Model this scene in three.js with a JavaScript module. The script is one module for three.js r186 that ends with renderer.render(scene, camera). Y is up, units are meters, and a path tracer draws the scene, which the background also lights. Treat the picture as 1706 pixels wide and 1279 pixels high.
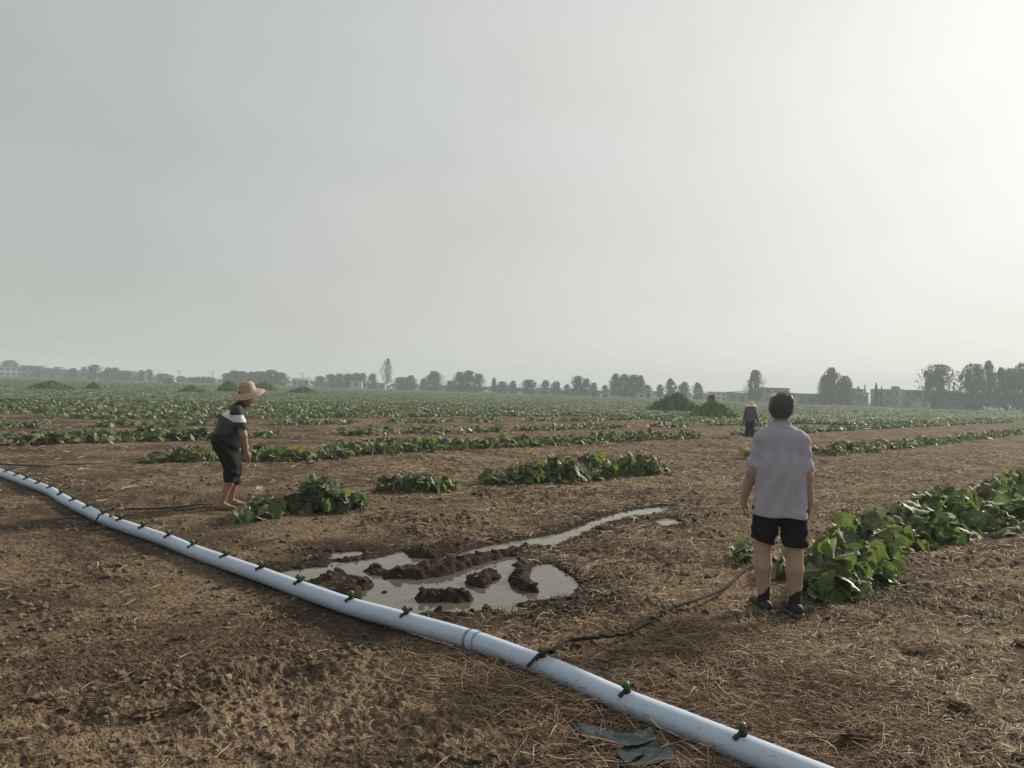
import * as THREE from 'three';
import { mergeGeometries, mergeVertices } from 'three/addons/utils/BufferGeometryUtils.js';

// ---------------------------------------------------------------- camera, sky, sun, exposure
const scene = new THREE.Scene();
const EYE = 1.62;
const camera = new THREE.PerspectiveCamera(52.8, 4 / 3, 0.1, 4000);
camera.position.set(0, EYE, 0);
camera.rotation.order = 'YXZ';
camera.rotation.set(THREE.MathUtils.degToRad(0.42), 0, THREE.MathUtils.degToRad(1.88));
camera.updateMatrixWorld(true);
camera.updateProjectionMatrix();

const renderer = new THREE.WebGLRenderer({ antialias: true });
renderer.setSize(1024, 768);
renderer.toneMapping = THREE.LinearToneMapping;
renderer.toneMappingExposure = 1.46;
renderer.shadowMap.enabled = true;
renderer.shadowMap.type = THREE.PCFSoftShadowMap;

const SUN_AZ = THREE.MathUtils.degToRad(41), SUN_EL = THREE.MathUtils.degToRad(22);
const SUN_DIR = new THREE.Vector3(Math.sin(SUN_AZ) * Math.cos(SUN_EL), Math.sin(SUN_EL), -Math.cos(SUN_AZ) * Math.cos(SUN_EL));

// noise used by the sky and everything else
function rngOf(s) { let a = s >>> 0; return () => { a = (a + 0x6D2B79F5) | 0; let t = Math.imul(a ^ (a >>> 15), 1 | a); t = (t + Math.imul(t ^ (t >>> 7), 61 | t)) ^ t; return ((t ^ (t >>> 14)) >>> 0) / 4294967296; }; }
const lerp = (a, b, t) => a + (b - a) * t;
const clamp = (x, a = 0, b = 1) => x < a ? a : x > b ? b : x;
const sstep = (a, b, x) => { const t = clamp((x - a) / (b - a)); return t * t * (3 - 2 * t); };
const PERM = new Uint8Array(512);
{ const r = rngOf(77); const p = [...Array(256).keys()]; for (let i = 255; i > 0; i--) { const j = Math.floor(r() * (i + 1)); [p[i], p[j]] = [p[j], p[i]]; } for (let i = 0; i < 512; i++) PERM[i] = p[i & 255]; }
const GX = new Float32Array(256), GY = new Float32Array(256);
for (let i = 0; i < 256; i++) { GX[i] = Math.cos(i * 2.399963); GY[i] = Math.sin(i * 2.399963); }
function n2(x, y) {                                    // gradient noise, about -0.7 .. 0.7
  const xi = Math.floor(x), yi = Math.floor(y), fx = x - xi, fy = y - yi, X = xi & 255, Y = yi & 255;
  const u = fx * fx * fx * (fx * (fx * 6 - 15) + 10), v = fy * fy * fy * (fy * (fy * 6 - 15) + 10);
  const a = PERM[PERM[X] + Y], b = PERM[PERM[X + 1] + Y], c = PERM[PERM[X] + Y + 1], d = PERM[PERM[X + 1] + Y + 1];
  const p = GX[a] * fx + GY[a] * fy, q = GX[b] * (fx - 1) + GY[b] * fy, r = GX[c] * fx + GY[c] * (fy - 1), s = GX[d] * (fx - 1) + GY[d] * (fy - 1);
  return p + u * (q - p) + v * ((r + u * (s - r)) - (p + u * (q - p)));
}
// hazy summer sky: even haze, brighter towards the veiled sun, a little dimmer and greyer along the horizon
{
  const W = 512, H = 256, data = new Float32Array(W * H * 4), d = new THREE.Vector3();
  for (let j = 0; j < H; j++) for (let i = 0; i < W; i++) {
    const el = ((j + 0.5) / H - 0.5) * Math.PI, ph = ((i + 0.5) / W - 0.5) * 2 * Math.PI;
    d.set(Math.cos(el) * Math.cos(ph), Math.sin(el), Math.cos(el) * Math.sin(ph));
    const g = Math.acos(Math.min(1, Math.max(-1, d.dot(SUN_DIR)))) * 180 / Math.PI;
    const e = Math.max(0, el * 180 / Math.PI);
    const low = Math.exp(-e / 7);
    const glow = Math.exp(-Math.pow(g / 38, 1.15));
    const thin = n2(ph * 3.2, el * 7.5) + 0.6 * n2(ph * 8 + 3, el * 17) + 0.3 * n2(ph * 19, el * 37);
    const L = (0.256 + 0.515 * glow + 0.020 * thin) * (1 + 0.20 * low);
    const k = (j * W + i) * 4;
    const warm = (0.35 + 0.65 * sstep(-0.25, 0.5, n2(ph * 2.2 + 6.4, el * 5 + 1.2) + 0.5 * n2(ph * 5, el * 11))) * sstep(75, 30, g);
    data[k] = L * (0.965 + 0.05 * low * (0.35 + glow) + 0.045 * warm);
    data[k + 1] = L * (1.016 - 0.010 * warm);
    data[k + 2] = L * (0.955 - 0.04 * low * glow + 0.035 * (1 - glow) * (1 - low));
    data[k + 3] = 1;
  }
  const t = new THREE.DataTexture(data, W, H, THREE.RGBAFormat, THREE.FloatType);
  t.mapping = THREE.EquirectangularReflectionMapping;
  t.magFilter = THREE.LinearFilter; t.minFilter = THREE.LinearFilter;
  t.wrapS = THREE.RepeatWrapping; t.needsUpdate = true;
  scene.background = t; scene.environment = t;
}
const sun = new THREE.DirectionalLight(new THREE.Color(1.0, 0.88, 0.72), 3.6);
sun.position.copy(SUN_DIR).multiplyScalar(80);
sun.target.position.set(0, 0, -12);
sun.castShadow = true; sun.shadow.radius = 10; sun.shadow.mapSize.set(4096, 4096);
Object.assign(sun.shadow.camera, { left: -40, right: 40, top: 40, bottom: -40, near: 1, far: 220 });
scene.add(sun, sun.target);
scene.fog = new THREE.FogExp2(new THREE.Color(0.82, 0.955, 1.0), 0.0013);

// ---------------------------------------------------------------- helpers
function n3(x, y, z) { return (n2(x + 17.3 * Math.floor(z), y) * (1 - (z - Math.floor(z))) + n2(x + 17.3 * (Math.floor(z) + 1), y) * (z - Math.floor(z))) * 0.5 + 0.5 * n2(y + 31.7 + z * 0.7, z * 1.1 - x * 0.6); }
function worley(x, y) {                                 // distance to the nearest cell point
  const xi = Math.floor(x), yi = Math.floor(y); let m = 9;
  for (let j = -1; j < 2; j++) for (let i = -1; i < 2; i++) {
    const h = PERM[PERM[(xi + i) & 255] + ((yi + j) & 255)], dx = xi + i + PERM[h] / 255 - x, dy = yi + j + PERM[h + 1] / 255 - y, d = dx * dx + dy * dy;
    if (d < m) m = d;
  }
  return Math.sqrt(m);
}
// a pixel of the 1706 x 1279 photograph -> the line of sight, the point where it meets level h, the height above a ground distance
const tmpV = new THREE.Vector3();
function ray(px, py) { return tmpV.set(px / 853 - 1, 1 - py / 639.5, 0.5).unproject(camera).sub(camera.position).normalize().clone(); }
function G(px, py, h = 0) { const d = ray(px, py), t = (h - EYE) / d.y; return new THREE.Vector3(d.x * t, h, d.z * t); }
function along(px, py, depth) { const d = ray(px, py), t = depth / -d.z; return new THREE.Vector3(d.x * t, EYE + d.y * t, d.z * t); }
function toPx(v) { const p = v.clone().project(camera); return [(p.x + 1) * 853, (1 - p.y) * 639.5]; }

const taken = {};
function numbered(name) { const n = taken[name] = (taken[name] ?? -1) + 1; return n ? `${name}_${String(n).padStart(3, '0')}` : name; }
function tag(o, label, category, group, kind) {
  if (label) o.userData.label = label;
  if (category) o.userData.category = category;
  if (group) o.userData.group = group;
  if (kind) o.userData.kind = kind;
  return o;
}
function thing(name, label, category, pos = [0, 0, 0], turn = 0, group) {
  const g = new THREE.Group(); g.name = numbered(name); g.position.set(...pos); g.rotation.y = turn;
  tag(g, label, category, group); scene.add(g); return g;
}
function mesh(name, geo, mat, parent = scene) {
  const m = new THREE.Mesh(geo, mat); m.name = parent === scene ? numbered(name) : name; m.castShadow = m.receiveShadow = true; parent.add(m); return m;
}
function instanced(name, geo, mat, mats, cols, parent = scene) {
  const m = new THREE.InstancedMesh(geo, mat, mats.length); m.name = parent === scene ? numbered(name) : name;
  mats.forEach((x, i) => m.setMatrixAt(i, x)); if (cols) cols.forEach((c, i) => m.setColorAt(i, c));
  m.castShadow = m.receiveShadow = true; m.userData.kind = 'stuff'; parent.add(m); return m;
}
const rgb = (r, g, b) => new THREE.Color().setRGB(r, g, b);
function std(r, g, b, roughness = 0.9, extra = {}) { return new THREE.MeshStandardMaterial({ color: rgb(r, g, b), roughness, ...extra }); }
function geoOf(pos, idx, col, uv) {
  const g = new THREE.BufferGeometry();
  g.setAttribute('position', new THREE.BufferAttribute(pos instanceof Float32Array ? pos : new Float32Array(pos), 3));
  if (col) g.setAttribute('color', new THREE.BufferAttribute(col instanceof Float32Array ? col : new Float32Array(col), 3));
  if (uv) g.setAttribute('uv', new THREE.BufferAttribute(uv instanceof Float32Array ? uv : new Float32Array(uv), 2));
  g.setIndex(idx instanceof Uint32Array ? new THREE.BufferAttribute(idx, 1) : idx); g.computeVertexNormals(); return g;
}
function bare(g) { const o = g.index ? g.toNonIndexed() : g.clone(); for (const k of Object.keys(o.attributes)) if (k !== 'position' && k !== 'normal') o.deleteAttribute(k); return o; }
function joined(list) { return mergeGeometries(list.map(bare)); }
function box(w, h, d, x = 0, y = 0, z = 0, ry = 0) { const g = new THREE.BoxGeometry(w, h, d); if (ry) g.rotateY(ry); g.translate(x, y, z); return g; }
function cyl(r0, r1, a, b, seg = 8) {                  // a tapered rod from point a to point b
  const A = new THREE.Vector3(...a), B = new THREE.Vector3(...b), L = A.distanceTo(B), g = new THREE.CylinderGeometry(r1, r0, L, seg);
  g.translate(0, L / 2, 0); g.applyQuaternion(new THREE.Quaternion().setFromUnitVectors(new THREE.Vector3(0, 1, 0), B.clone().sub(A).normalize())); g.translate(A.x, A.y, A.z); return g;
}
function M4(p, q, s) { return new THREE.Matrix4().compose(p, q, s); }

// field rows run this way; t is measured along them, n across
const ROW = new THREE.Vector2(0.669, -0.743), ACR = new THREE.Vector2(0.743, 0.669);
const tOf = (x, z) => x * ROW.x + z * ROW.y, nOf = (x, z) => x * ACR.x + z * ACR.y;
const fromTN = (t, n) => [t * ROW.x + n * ACR.x, t * ROW.y + n * ACR.y];
// ---------------------------------------------------------------- puddle plan: outlines of water and of the mud in it, on the ground
const WATER_Y = -0.022;
const zp = (list) => list.map(([x, y]) => { const g = G(460 + x / 3.159, 840 + y / 3.159, WATER_Y); return [g.x, g.z]; });
const waterPolys = [
  zp([[40, 366], [180, 336], [290, 338], [330, 308], [420, 305], [540, 292], [650, 256], [700, 285], [840, 292], [960, 272], [1050, 240], [1200, 208], [1380, 175], [1500, 160], [1600, 122], [1706, 74], [1850, 38], [1990, 20], [2050, 14], [2040, 30], [1900, 62], [1706, 100], [1620, 142], [1520, 182], [1430, 220], [1350, 214], [1250, 236], [1100, 266], [960, 288], [880, 302], [740, 320], [600, 342], [480, 330], [440, 352], [540, 388], [600, 420], [480, 405], [420, 390], [350, 362], [250, 375], [180, 400], [60, 392]]),
  zp([[470, 400], [560, 395], [640, 392], [760, 402], [880, 382], [1000, 352], [1060, 325], [1130, 306], [1240, 280], [1248, 300], [1175, 345], [1230, 330], [1250, 350], [1205, 395], [1210, 425], [1260, 455], [1385, 472], [1395, 450], [1350, 400], [1345, 370], [1390, 322], [1430, 318], [1480, 348], [1530, 378], [1580, 430], [1520, 465], [1440, 500], [1300, 512], [1240, 520], [1252, 556], [1190, 562], [1120, 545], [1060, 552], [950, 552], [900, 572], [780, 562], [700, 574], [620, 556], [470, 515], [465, 460], [560, 430], [530, 415]]),
  zp([[300, 258], [420, 252], [440, 262], [380, 280], [320, 284]]),
  [[1095, 866], [1120, 864], [1128, 870], [1110, 876], [1096, 873]].map(([x, y]) => { const g = G(x, y, WATER_Y); return [g.x, g.z]; }),
];
const mudPolys = [
  zp([[960, 412], [1010, 432], [1100, 442], [1205, 385], [1165, 348], [1120, 348], [1010, 392]]),
  zp([[705, 496], [760, 470], [900, 472], [1030, 480], [1065, 512], [960, 527], [870, 517], [780, 523], [720, 524]]),
  zp([[520, 468], [560, 452], [610, 452], [600, 468], [540, 477]]),
  zp([[455, 350], [500, 332], [560, 344], [500, 364]]),
  zp([[770, 560], [850, 545], [910, 555], [890, 573], [800, 573]]),
  zp([[1078, 528], [1098, 514], [1122, 526], [1100, 542]]), zp([[1182, 518], [1196, 508], [1214, 516], [1198, 526]]),
];
// banks that stand higher: the ridge between stream and pool, the tongue, the lumps by the hose
const bankPolys = [
  zp([[545, 392], [620, 356], [740, 330], [850, 312], [960, 292], [1080, 272], [1240, 246], [1320, 222], [1330, 240], [1240, 272], [1120, 302], [1020, 335], [960, 358], [870, 384], [760, 402], [650, 396]]),
  zp([[1205, 450], [1215, 400], [1250, 350], [1300, 335], [1370, 345], [1345, 380], [1350, 410], [1392, 458], [1385, 478], [1280, 476]]),
  zp([[180, 415], [260, 380], [360, 372], [540, 412], [480, 445], [460, 510], [330, 478]]),
  zp([[680, 270], [780, 220], [900, 190], [1040, 170], [1040, 215], [960, 255], [820, 285]]),
];
function inPoly(p, x, z) { let c = false; for (let i = 0, j = p.length - 1; i < p.length; j = i++) { const [xi, zi] = p[i], [xj, zj] = p[j]; if ((zi > z) !== (zj > z) && x < (xj - xi) * (z - zi) / (zj - zi) + xi) c = !c; } return c; }
function edgeDist(p, x, z) { let m = 1e9; for (let i = 0, j = p.length - 1; i < p.length; j = i++) { const ax = p[j][0], az = p[j][1], bx = p[i][0] - ax, bz = p[i][1] - az, k = clamp(((x - ax) * bx + (z - az) * bz) / (bx * bx + bz * bz + 1e-12)), dx = x - ax - k * bx, dz = z - az - k * bz, d = dx * dx + dz * dz; if (d < m) m = d; } return Math.sqrt(m); }
const sdPolys = (ps, x, z) => { let m = 1e9; for (const p of ps) { const d = edgeDist(p, x, z) * (inPoly(p, x, z) ? -1 : 1); if (d < m) m = d; } return m; };
const PB = { x0: -3.2, x1: 4.6, z0: -13.2, z1: -4.6, c: 0.025 };
PB.w = Math.round((PB.x1 - PB.x0) / PB.c); PB.h = Math.round((PB.z1 - PB.z0) / PB.c);
const sdWater = new Float32Array(PB.w * PB.h), sdBank = new Float32Array(PB.w * PB.h), sdMud = new Float32Array(PB.w * PB.h);
for (let j = 0; j < PB.h; j++) for (let i = 0; i < PB.w; i++) {
  const x = PB.x0 + i * PB.c, z = PB.z0 + j * PB.c, k = j * PB.w + i;
  const m = sdPolys(mudPolys, x, z);
  sdWater[k] = Math.max(sdPolys(waterPolys, x, z), -m); sdBank[k] = Math.min(m, sdPolys(bankPolys, x, z)); sdMud[k] = m;
}
function pick(a, x, z) {
  const u = (x - PB.x0) / PB.c, v = (z - PB.z0) / PB.c, i = Math.floor(u), j = Math.floor(v);
  if (i < 0 || j < 0 || i >= PB.w - 1 || j >= PB.h - 1) return 9;
  const f = u - i, g = v - j, k = j * PB.w + i;
  return lerp(lerp(a[k], a[k + 1], f), lerp(a[k + PB.w], a[k + PB.w + 1], f), g);
}

// ---------------------------------------------------------------- hose line (needed by the ground, which is a little worn in under it)
const hosePx = [[1480, 1338], [1400, 1308], [1290, 1265], [1138, 1206], [1040, 1168], [936, 1121], [860, 1092], [789, 1067], [712, 1045], [636, 1024], [585, 1010], [500, 980], [436, 957], [376, 937], [323, 919], [281, 901], [239, 886], [202, 874], [172, 864], [146, 852], [122, 840], [102, 829], [84, 818], [45, 803], [0, 787], [-60, 766], [-140, 744]];
const HOSE_R = 0.062;
const hosePts = hosePx.map(([x, y]) => G(x, y, HOSE_R * 0.95));
{ const a = hosePts[0].clone(), d = a.clone().sub(hosePts[1]).normalize(); hosePts.unshift(a.clone().addScaledVector(d, 1.2), a.clone().addScaledVector(d, 0.6)); hosePts.unshift(a.clone().addScaledVector(d, 3.5)); }
const hoseCurve = new THREE.CatmullRomCurve3(hosePts, false, 'centripetal');
const hoseSamples = hoseCurve.getSpacedPoints(700);
function hoseDist(x, z) { let m = 1e9; for (let i = 0; i < hoseSamples.length; i += 4) { const p = hoseSamples[i], d = (p.x - x) ** 2 + (p.z - z) ** 2; if (d < m) m = d; } return Math.sqrt(m); }

// ---------------------------------------------------------------- ground height and colour
const pits = [[95, 1205, 0.20, 0.10], [1530, 1085, 0.22, 0.07], [1560, 1120, 0.15, 0.05], [480, 1120, 0.22, 0.05], [1130, 1105, 0.14, 0.05], [600, 1060, 0.25, 0.03]].map(([x, y, r, d]) => { const g = G(x, y); return [g.x, g.z, r, d]; });
const humps = [[40, 1235, 0.34, 0.10], [360, 1185, 0.25, 0.05], [1420, 1040, 0.5, 0.05], [1620, 1030, 0.6, 0.06], [1660, 1090, 0.4, 0.06], [250, 830, 1.2, 0.10], [300, 830, 0.9, 0.06], [870, 900, 0.45, 0.06], [1330, 1130, 0.55, 0.07], [1130, 1040, 0.2, 0.06]].map(([x, y, r, d]) => { const g = G(x, y); return [g.x, g.z, r, d]; });
const TRACK = nOf(G(1050, 857).x, G(1050, 857).z);
const wheel = (n, n0, w) => { const q = (n - n0) / w; return Math.exp(-q * q) - 0.55 * Math.exp(-((Math.abs(q) - 1.9) ** 2) * 2.5); };
function furrowed(x, z) { return sstep(-0.4, 1.6, x + 0.25 * (-z - 4) + n2(x * 0.4, z * 0.4)); }
function groundH(x, z) {
  const r = Math.hypot(x, z);
  let h = 0.035 * n2(x * 0.45 + 3, z * 0.45) + 0.02 * n2(x * 1.1, z * 1.1 + 9);
  if (r > 90) return h * Math.max(0, 1 - (r - 90) / 60);
  const t = tOf(x, z), n = nOf(x, z), fw = furrowed(x, z);
  const trod = sstep(0.2, -1.2, x + 0.35 * (-z - 5) + 0.5 * n2(x * 0.7, z * 0.7)) * sstep(4.2, 5.6, r + 0.6 * n2(x * 0.9 + 5, z * 0.9));
  const rough = (0.40 + 0.75 * sstep(-0.2, 0.35, n2(x * 0.55 + 40, z * 0.55 - 7))) * (1 - 0.62 * trod);
  { const wob = 0.10 * n2(t * 0.25, 3) + 0.03 * n2(t * 1.3, 8), dent = (0.6 + 0.7 * n2(t * 0.9, 5)) * sstep(2.0, 4.5, t) * sstep(34, 20, t); h -= 0.055 * dent * (wheel(n + wob, TRACK - 1.55, 0.16) + 0.8 * wheel(n + wob, TRACK + 1.5, 0.15) * sstep(5.5, 7, t) + wheel(n + wob, TRACK, 0.15) * sstep(12.6, 14, t)); }
  h += 0.058 * fw * n2(t * 0.35, n * 2.1) + 0.044 * fw * n2(t * 0.9 + 5, n * 5.2);
  if (r < 45) {
    const big = n2(x * 3.1, z * 3.1), wob = 0.25 * n2(x * 9, z * 9);
    h += rough * (0.030 * n2(x * 1.9 + 30, z * 1.9) + 0.026 * big + 0.016 * Math.abs(n2(x * 6.3 + 11, z * 6.3)) * 2 - 0.012);
    if (r < 26) {
      const c = worley(x * 9 + wob, z * 9 - wob), c2 = worley(x * 21 + wob, z * 21 + 3);
      h += rough * (0.034 * sstep(0.62, 0.12, c) * sstep(0.08, 0.42, n2(x * 1.7 - 20, z * 1.7) + 0.5 * n2(x * 5, z * 5 + 2)) + 0.014 * sstep(0.6, 0.1, c2) * sstep(-0.2, 0.3, n2(x * 2.6 + 9, z * 2.6)));
      h += rough * (0.018 * n2(x * 15 + 5, z * 15) + 0.016 * n2(x * 29, z * 29)) + 0.009 * n2(x * 62, z * 62 + 4);
    }
  }
  for (const [cx, cz, R, d] of pits) { const q = ((x - cx) ** 2 + (z - cz) ** 2) / (R * R); if (q < 6) h -= d * Math.exp(-q * 1.3); }
  for (const [cx, cz, R, d] of humps) { const q = ((x - cx) ** 2 + (z - cz) ** 2) / (R * R); if (q < 6) h += d * Math.exp(-q * 1.3); }
  const b = pick(sdBank, x, z), w0 = pick(sdWater, x, z);
  if (w0 < 1.2) {
    const w = w0 + 0.05 * n2(x * 6.5 + 3, z * 6.5) + 0.040 * n2(x * 13, z * 13) + 0.022 * n2(x * 29 + 7, z * 29);
    const land = sstep(-0.06, 0.10, w);
    let mud = -0.004 + 0.35 * h + 0.02 * Math.abs(n2(x * 8, z * 8)) + 0.014 * n2(x * 19, z * 19) + 0.010 * n2(x * 41, z * 41);
    if (b < 0.25) { const lump = 0.55 + 0.9 * Math.abs(n2(x * 5.2, z * 5.2 + 31)) + 0.5 * n2(x * 13, z * 13); mud += 0.048 * sstep(0.04, -0.10, b) * lump + 0.010 * sstep(0.1, 0, b); }
    const near = lerp(-0.075, Math.max(mud, -0.006), land);
    h = lerp(near, h, sstep(0.10, 0.8, w));
  }
  const hd = r < 22 ? hoseDist(x, z) : 9;
  if (hd < 0.35) h = lerp(h * 0.35 - 0.004, h, sstep(0.06, 0.35, hd));
  return h;
}
const straws = (x, z) => clamp(0.35 + 0.9 * n2(x * 0.8 + 60, z * 0.8) + 0.5 * n2(x * 2.3, z * 2.3 + 8) + 0.35 * furrowed(x, z));
function groundColor(x, z, out, o) {
  const r = Math.hypot(x, z), t = tOf(x, z), n = nOf(x, z);
  // soil: umber with paler dry crust and darker damp patches, each with its own grain
  const a = n2(x * 0.7, z * 0.7 + 50), b = n2(x * 4.3 + 9, z * 4.3), g = r < 30 ? n2(x * 23, z * 23) + 0.7 * n2(x * 71 + 3, z * 71) : 0;
  const bare = sstep(0.5, -0.9, x + 0.3 * (-z - 5) + 0.6 * n2(x * 1.3, z * 1.3));   // the unstrewn side of the hose stays damper
  const dry = sstep(-0.40, 0.45, a + 0.6 * b + 0.3 * g - 0.05 * bare);
  let R = lerp(0.076, 0.192, dry), Gc = lerp(0.055, 0.141, dry), B = lerp(0.040, 0.097, dry);
  const crust = sstep(0.32, 0.6, n2(x * 1.9 + 77, z * 1.9) + 0.35 * b + 0.2 * g);
  R = lerp(R, 0.26, crust * 0.55); Gc = lerp(Gc, 0.190, crust * 0.55); B = lerp(B, 0.135, crust * 0.55);
  // chopped straw worked into the soil, in streaks along the rows
  const st = straws(x, z) * (1 - 0.6 * sstep(0.4, -1.2, x + 0.3 * (-z - 5))) * sstep(-0.25, 0.4, n2(t * 1.3, n * 6.5) + 0.7 * g + 0.4 * b);
  R = lerp(R, 0.30, st * 0.62); Gc = lerp(Gc, 0.212, st * 0.62); B = lerp(B, 0.132, st * 0.62);
  const k = 1 + 0.55 * g; R *= k; Gc *= k; B *= k;
  const w = pick(sdWater, x, z);
  if (w < 1.0) { const wet = sstep(0.75, 0.12, w + 0.25 * n2(x * 3, z * 3)); R = lerp(R, 0.042 * k, wet); Gc = lerp(Gc, 0.031 * k, wet); B = lerp(B, 0.023 * k, wet); }
  // crops that close over the soil farther out
  if (r > 55) { const far = sstep(55, 130, r + 18 * n2(x * 0.05, z * 0.05)); const v = 0.9 + 0.5 * n2(x * 0.03, z * 0.11); R = lerp(R, 0.080 * v, far); Gc = lerp(Gc, 0.118 * v, far); B = lerp(B, 0.050 * v, far); }
  out[o] = Math.max(0.012, R); out[o + 1] = Math.max(0.01, Gc); out[o + 2] = Math.max(0.008, B);
}
{
  const th = [], lim = 40 * Math.PI / 180, fine = 900;
  for (let i = 0; i <= fine; i++) th.push(-lim + 2 * lim * i / fine);
  const rest = 110; for (let i = 1; i < rest; i++) th.push(lim + (2 * Math.PI - 2 * lim) * i / rest);
  const rs = [0.05]; for (let r = 0.4; r < 3.0; r += 0.26) rs.push(r);
  for (let r = 3.0; r < 30; r *= 1.0038) rs.push(r);
  for (let r = 30; r < 120; r *= 1.012) rs.push(r);
  for (let r = 120; r < 640; r *= 1.05) rs.push(r);
  const C = th.length, N = rs.length, pos = new Float32Array(C * N * 3), col = new Float32Array(C * N * 3), idx = new Uint32Array(C * (N - 1) * 6);
  for (let j = 0; j < N; j++) for (let i = 0; i < C; i++) {
    const k = (j * C + i) * 3, x = rs[j] * Math.sin(th[i]), z = -rs[j] * Math.cos(th[i]);
    pos[k] = x; pos[k + 1] = groundH(x, z); pos[k + 2] = z; groundColor(x, z, col, k);
  }
  let q = 0;
  for (let j = 0; j < N - 1; j++) for (let i = 0; i < C; i++) { const a = j * C + i, b = j * C + (i + 1) % C, c = a + C, d = b + C; idx[q++] = a; idx[q++] = b; idx[q++] = c; idx[q++] = b; idx[q++] = d; idx[q++] = c; }
  const uv = new Float32Array(C * N * 2); for (let k = 0; k < C * N; k++) { uv[k * 2] = pos[k * 3] / 1.9 + 0.02 * n2(pos[k * 3] * 0.8, pos[k * 3 + 2] * 0.8); uv[k * 2 + 1] = pos[k * 3 + 2] / 1.9; }
  // grain of the soil: grit, crumbs and bits of chopped straw, 1.9 m wide, repeating
  const S = 1536, tone = new Float32Array(S * S).fill(0.66), high = new Float32Array(S * S), rnd = rngOf(31), px = S / 1900;
  const dot = (x, y, r, t, h, e) => { const R = Math.ceil(r * 1.5), c = Math.cos(e), s = Math.sin(e), q = 0.6 + 0.4 * rnd(); for (let j = -R; j <= R; j++) for (let i = -R; i <= R; i++) { const u = (i * c + j * s) / r, v = (j * c - i * s) / (r * q), d = u * u + v * v + 0.5 * n2((x + i) * 0.9 / r, (y + j) * 0.9 / r); if (d < 1) { const k = (((y + j) % S + S) % S) * S + ((x + i) % S + S) % S; tone[k] = lerp(tone[k], t, sstep(1, 0.7, d)); high[k] = Math.max(high[k], h * Math.sqrt(Math.max(0, 1 - d))); } } };
  for (let k = 0; k < 80000; k++) { const r = (0.8 + 7 * Math.pow(rnd(), 7)) * px * 1.2 + 0.6; dot(Math.floor(rnd() * S), Math.floor(rnd() * S), r, 0.26 + 0.68 * rnd(), r / px * 0.8, rnd() * 6.28); }
  for (let k = 0; k < 2600; k++) { let x = rnd() * S, y = rnd() * S, a = rnd() * 6.28; const L = (8 + 45 * rnd() * rnd()) * px, w = 0.6 + 0.9 * rnd(), t = 0.72 + 0.28 * rnd(); for (let s = 0; s < L; s += 0.7) { a += (rnd() - 0.5) * 0.05; x += 0.7 * Math.cos(a); y += 0.7 * Math.sin(a); for (let j = -1; j <= 1; j++) for (let i = -1; i <= 1; i++) if (i * i + j * j <= w * w) { const q = ((Math.round(y + j) % S + S) % S) * S + (Math.round(x + i) % S + S) % S; tone[q] = t; high[q] = Math.max(high[q], 3); } } }
  const cd = new Uint8Array(S * S * 4), hd = new Uint8Array(S * S * 4);
  for (let k = 0; k < S * S; k++) { const t = clamp(tone[k] * (0.9 + 0.2 * rnd()), 0, 1), v = 255 * (1.055 * Math.pow(t, 1 / 2.4) - 0.055); cd[k * 4] = v; cd[k * 4 + 1] = v * 0.995; cd[k * 4 + 2] = v * 0.985; cd[k * 4 + 3] = 255; hd[k * 4] = hd[k * 4 + 1] = hd[k * 4 + 2] = Math.min(255, high[k] * 36); hd[k * 4 + 3] = 255; }
  const [ct, ht] = [cd, hd].map((d) => { const t = new THREE.DataTexture(d, S, S); t.wrapS = t.wrapT = THREE.RepeatWrapping; t.magFilter = THREE.LinearFilter; t.needsUpdate = true; return t; }); ct.colorSpace = THREE.SRGBColorSpace;
  for (let k = 0; k < col.length; k++) col[k] = Math.min(1, col[k] * 1.5);
  const g = geoOf(pos, idx, col, uv);
  const m = mesh('ground', g, new THREE.MeshPhysicalMaterial({ vertexColors: true, map: ct, bumpMap: ht, bumpScale: 0.011, roughness: 1, specularIntensity: 0.12 }));
  tag(m, 'brown harrowed field soil with straw litter, green crops farther off', null, null, 'structure');
}
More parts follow.
